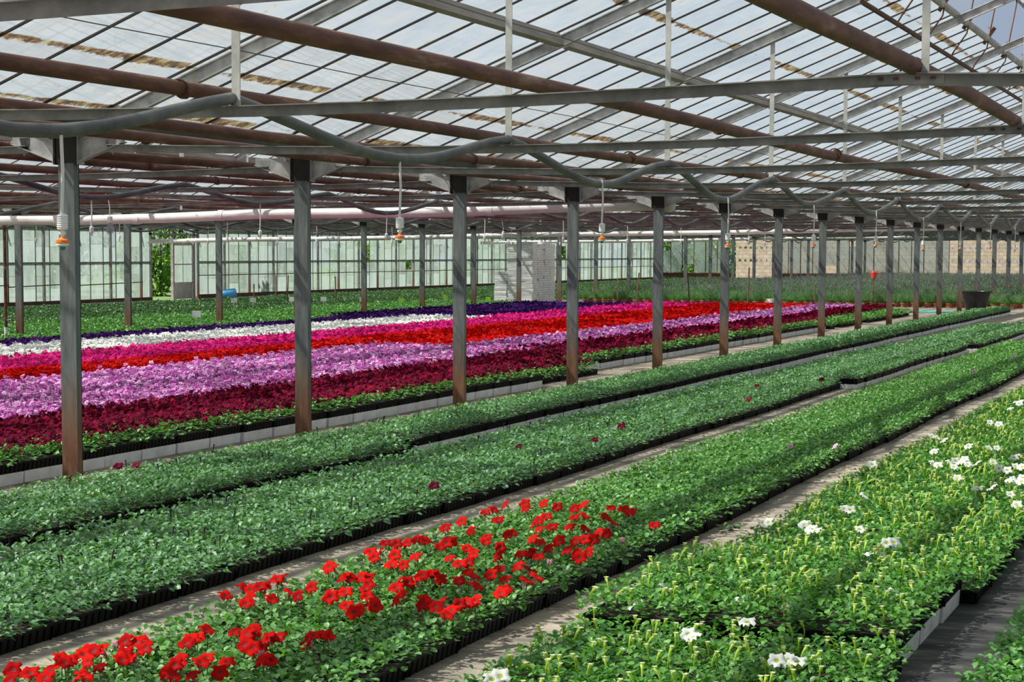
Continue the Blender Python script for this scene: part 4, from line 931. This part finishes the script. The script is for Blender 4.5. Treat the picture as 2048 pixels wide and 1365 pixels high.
# ------------------------------------------------------------------ stacked white polystyrene trays
SW, SL, SHH = .44, .56, .076
def stray_mesh():
    m = MB(); a, b = SW/2, SL/2
    m.add([(-a+.012,-b+.012,0),(a-.012,-b+.012,0),(a-.012,b-.012,0),(-a+.012,b-.012,0),(-a,-b,SHH-.006),(a,-b,SHH-.006),(a,b,SHH-.006),(-a,b,SHH-.006)], [(3,2,1,0),(4,5,6,7),(0,1,5,4),(1,2,6,5),(2,3,7,6),(3,0,4,7)])
    return m.mesh('stack_tray', M['foam'])
STM = stray_mesh()
def stack(x, y, n, lab, grp, lean=0.0):
    for i in range(n):
        o = ob('polystyrene_tray', STM, None, (x+random.uniform(-.018, .018)+lean*i, y+random.uniform(-.018, .018), i*SHH), random.uniform(-.05, .05))
        tag(o, lab, 'foam tray', grp)
sx0, sy0 = -23.19, 61.95
for i in range(2):
    for j in range(4):
        if i == 0 and j > 1: continue
        stack(sx0+i*SW*1.02, sy0+j*SL*1.02, 27+(i+j) % 2, 'white polystyrene tray in the tall stack behind the second row of columns', 'polystyrene trays in the tall stack', random.uniform(-.0012, .0012))
stack(-23.68, 61.98, 15, 'white polystyrene tray in the short stack leaning on the tall one', 'polystyrene trays in the short stack', .003)
for i, (x, y, z) in enumerate(((-17.9, 60.2, 0), (-17.9, 60.25, SHH), (-17.95, 60.2, 2*SHH), (-17.2, 60.4, 0), (-17.2, 60.4, SHH), (-16.8, 60.2, 0))):
    tag(ob('polystyrene_tray', STM, None, (x, y, z+.0), random.uniform(-.5, .5)), 'white polystyrene tray lying loose at the far end of the magenta strip', 'foam tray', 'loose polystyrene trays')

# ------------------------------------------------------------------ small things standing about
tub = MB().lathe([(.30, 0), (.33, .02), (.44, .56), (.48, .565), (.485, .60), (.44, .605), (.42, .57), (.31, .04), (.05, .035)], (0, 0, 0), 28, cap=True)
t = empty('plastic_tub', (-8.62, 64.62, 0), 'big round black plastic tub behind the far columns', 'tub'); ob('body', tub.mesh('tub_body', M['blackd'], False), t)
hd = MB()
for sg in (-1, 1): hd.tube([(sg*.46, -.08, .58), (sg*.53, -.05, .56), (sg*.53, .05, .56), (sg*.46, .08, .58)], .015, 6)
ob('handle', hd.mesh('tub_handle', M['blackd']), t)
t = empty('plastic_bucket', (-14.05, 59.6, 0), 'blue and white plastic bucket at the end of the scarlet strip', 'bucket')
ob('body', MB().lathe([(.13, .0), (.155, .30)], (0, 0, 0), 20).mesh('bucket_body', M['blue']), t); ob('rim', MB().lathe([(.157, .29), (.16, .40), (.15, .40), (.14, .32)], (0, 0, 0), 20).mesh('bucket_rim', M['white']), t)
t = empty('plastic_barrel', (-36.05, 65.9, .0), 'light blue plastic barrel lying by the doorway', 'barrel')
bm_ = MB().lathe([(.02, -.42), (.24, -.42), (.27, -.38), (.285, -.15), (.29, 0), (.285, .15), (.27, .38), (.24, .42), (.02, .42)], (0, 0, 0), 20).mesh('barrel_body', M['barrel'], True)
t.scale = (.62, .62, .62); o = ob('body', bm_, t, (0, 0, .31)); o.rotation_euler = (0, math.radians(80), math.radians(35))
def stake(px, py, z, h, m, lab, lean=0.0):
    p = at_z(px, py, z); tag(ob('garden_stake', MB().tube([(0, 0, -.02), (lean*h, 0, h)], .022, 7).mesh('garden_stake', m), None, (p.x, p.y, 0)), lab, 'stake', 'garden stakes')
stake(1380, 606, .2, 1.12, M['blackstake'], 'dark stake standing at the far end of the magenta strip', -.08)
stake(1495, 609, .2, 1.35, M['stake'], 'brown stake standing beside the blue and white bucket', .03)
stake(1235, 600, .2, .9, M['stake'], 'thin brown stake near the end of the purple strip'); stake(1271, 606, .2, 1.15, M['stake'], 'leaning brown stake left of the loose polystyrene trays', .10)
stake(1629, 608, .2, .78, M['stake'], 'short brown stake at the end of the lilac strip'); stake(508, 603, .2, .75, M['stake'], 'thin stake among dark plants by the side wall, nearest the doorway')
stake(552, 600, .2, 1.0, M['stake'], 'thick stake among dark plants by the side wall'); stake(574, 600, .2, 1.0, M['stake'], 'leaning stake among dark plants by the side wall', .05); stake(672, 598, .2, .95, M['stake'], 'thin stake among dark plants behind the second column', -.03)
stake(1022, 606, .1, 1.55, M['stake'], 'long brown pole leaning on the polystyrene stack', .20)
t = empty('red_marker', (-11.9, 64.9, 0), 'red plastic bottle stuck on a brown stake', 'marker')
ob('stake', MB().tube([(-.09, 0, 0), (0, 0, 1.15)], .02, 7).mesh('marker_stake', M['stake']), t); mb = MB().lathe([(.05, .98), (.085, 1.0), (.09, 1.16), (.05, 1.20), (.035, 1.22)], (-.03, 0, 0), 12); mb.bar((.03, 0, 1.17), (.17, 0, 1.14), .03, .03)
ob('bottle', mb.mesh('marker_bottle', M['red']), t)
def label_card(px, py, z, w_, h, m, lab, grp):
    p = at_z(px, py, z); t = empty('plant_label', (p.x, p.y, 0), lab, 'label', grp)
    ob('stick', MB().box(-.008, .008, -.004, .004, 0, z+.02).mesh('label_stick', M['white']), t); c = MB().box(-w_/2, w_/2, -.004, .002, z, z+h); ob('card', c.mesh('label_card', m), t); t.rotation_euler.z = .35
label_card(393, 635, .28, .20, .15, M['card'], 'white plant label standing among bright green seedlings', 'plant labels')
for i, (px, py) in enumerate(((803, 606), (891, 598), (976, 603))): label_card(px, py-1, .30, .15, .12, M['lime'], 'lime green plant label, %s towards the polystyrene stack' % ORD[i], 'lime plant labels')
for i, (px, py) in enumerate(((468, 607), (506, 606), (584, 604), (647, 604), (725, 605))): label_card(px, py-1, .33, .17, .13, M['card'], 'white plant label among dark plants by the wall, %s from the doorway' % ORD[i], 'white plant labels')
t = empty('plant_sign', (-6.35, 59.3, 0), 'white printed plant sign at the far end of the bed along the columns', 'sign')
ob('board', MB().box(-.2, .2, -.006, .006, .24, .42).mesh('sign_board', M['card']), t); ob('stick', MB().box(-.015, .015, -.005, .005, 0, .26).mesh('sign_stick', M['white']), t)
tx = MB()
for r_ in range(2):
    for i in range(7): tx.box(-.16+i*.047, -.13+i*.047, -.0075, -.006, .355-.06*r_, .375-.06*r_)
ob('lettering', tx.mesh('sign_print', M['blackd']), t)
tag(ob('floor_hose', MB().tube([(-10.1+i*.25, 61.0+.10*math.sin(i*1.3), .03) for i in range(10)], .028, 7).mesh('floor_hose', M['turq'])), 'turquoise hose lying across the aisle before the terracotta pots', 'hose')
# downpipe by the second row
t = empty('stand_pipe', (-22.62, 32.5, 0), 'brown stand pipe with a tap beside the second row of columns', 'stand pipe')
ob('tube', MB().tube([(0, 0, .30), (0, 0, 2.5)], .03, 10).mesh('stand_tube', M['rust']), t); ob('tap', MB().tube([(0, 0, .45), (.12, 0, .47), (.13, 0, .40)], .018, 8).mesh('tap', M['galvd']), t); ob('foot', MB().tube([(0, 0, 0), (0, 0, .32)], .034, 10).mesh('stand_foot', M['whitepipe']), t)
# a small weed in the aisle between the third and fourth beds
wd = foliage_mesh('weed', .16, .16, .04, M['leafdk'], .06, .05, 9, 0, .0, 5, .0); p = at_z(1462, 1064, 0); tag(ob('weed', wd, None, (p.x, p.y, 0)), 'small weed growing in the aisle beside the white petunia bed', 'weed')

# ------------------------------------------------------------------ render look (no size, engine or sample settings)
SC.view_settings.view_transform = 'Standard'; SC.view_settings.look = 'None'; SC.view_settings.exposure = 0.0; SC.view_settings.gamma = 1.0
cy = SC.cycles
cy.max_bounces = 6; cy.diffuse_bounces = 3; cy.glossy_bounces = 2; cy.transmission_bounces = 3; cy.transparent_max_bounces = 14
print('unplaced flowers', len(FLOWERS)-len(USED))
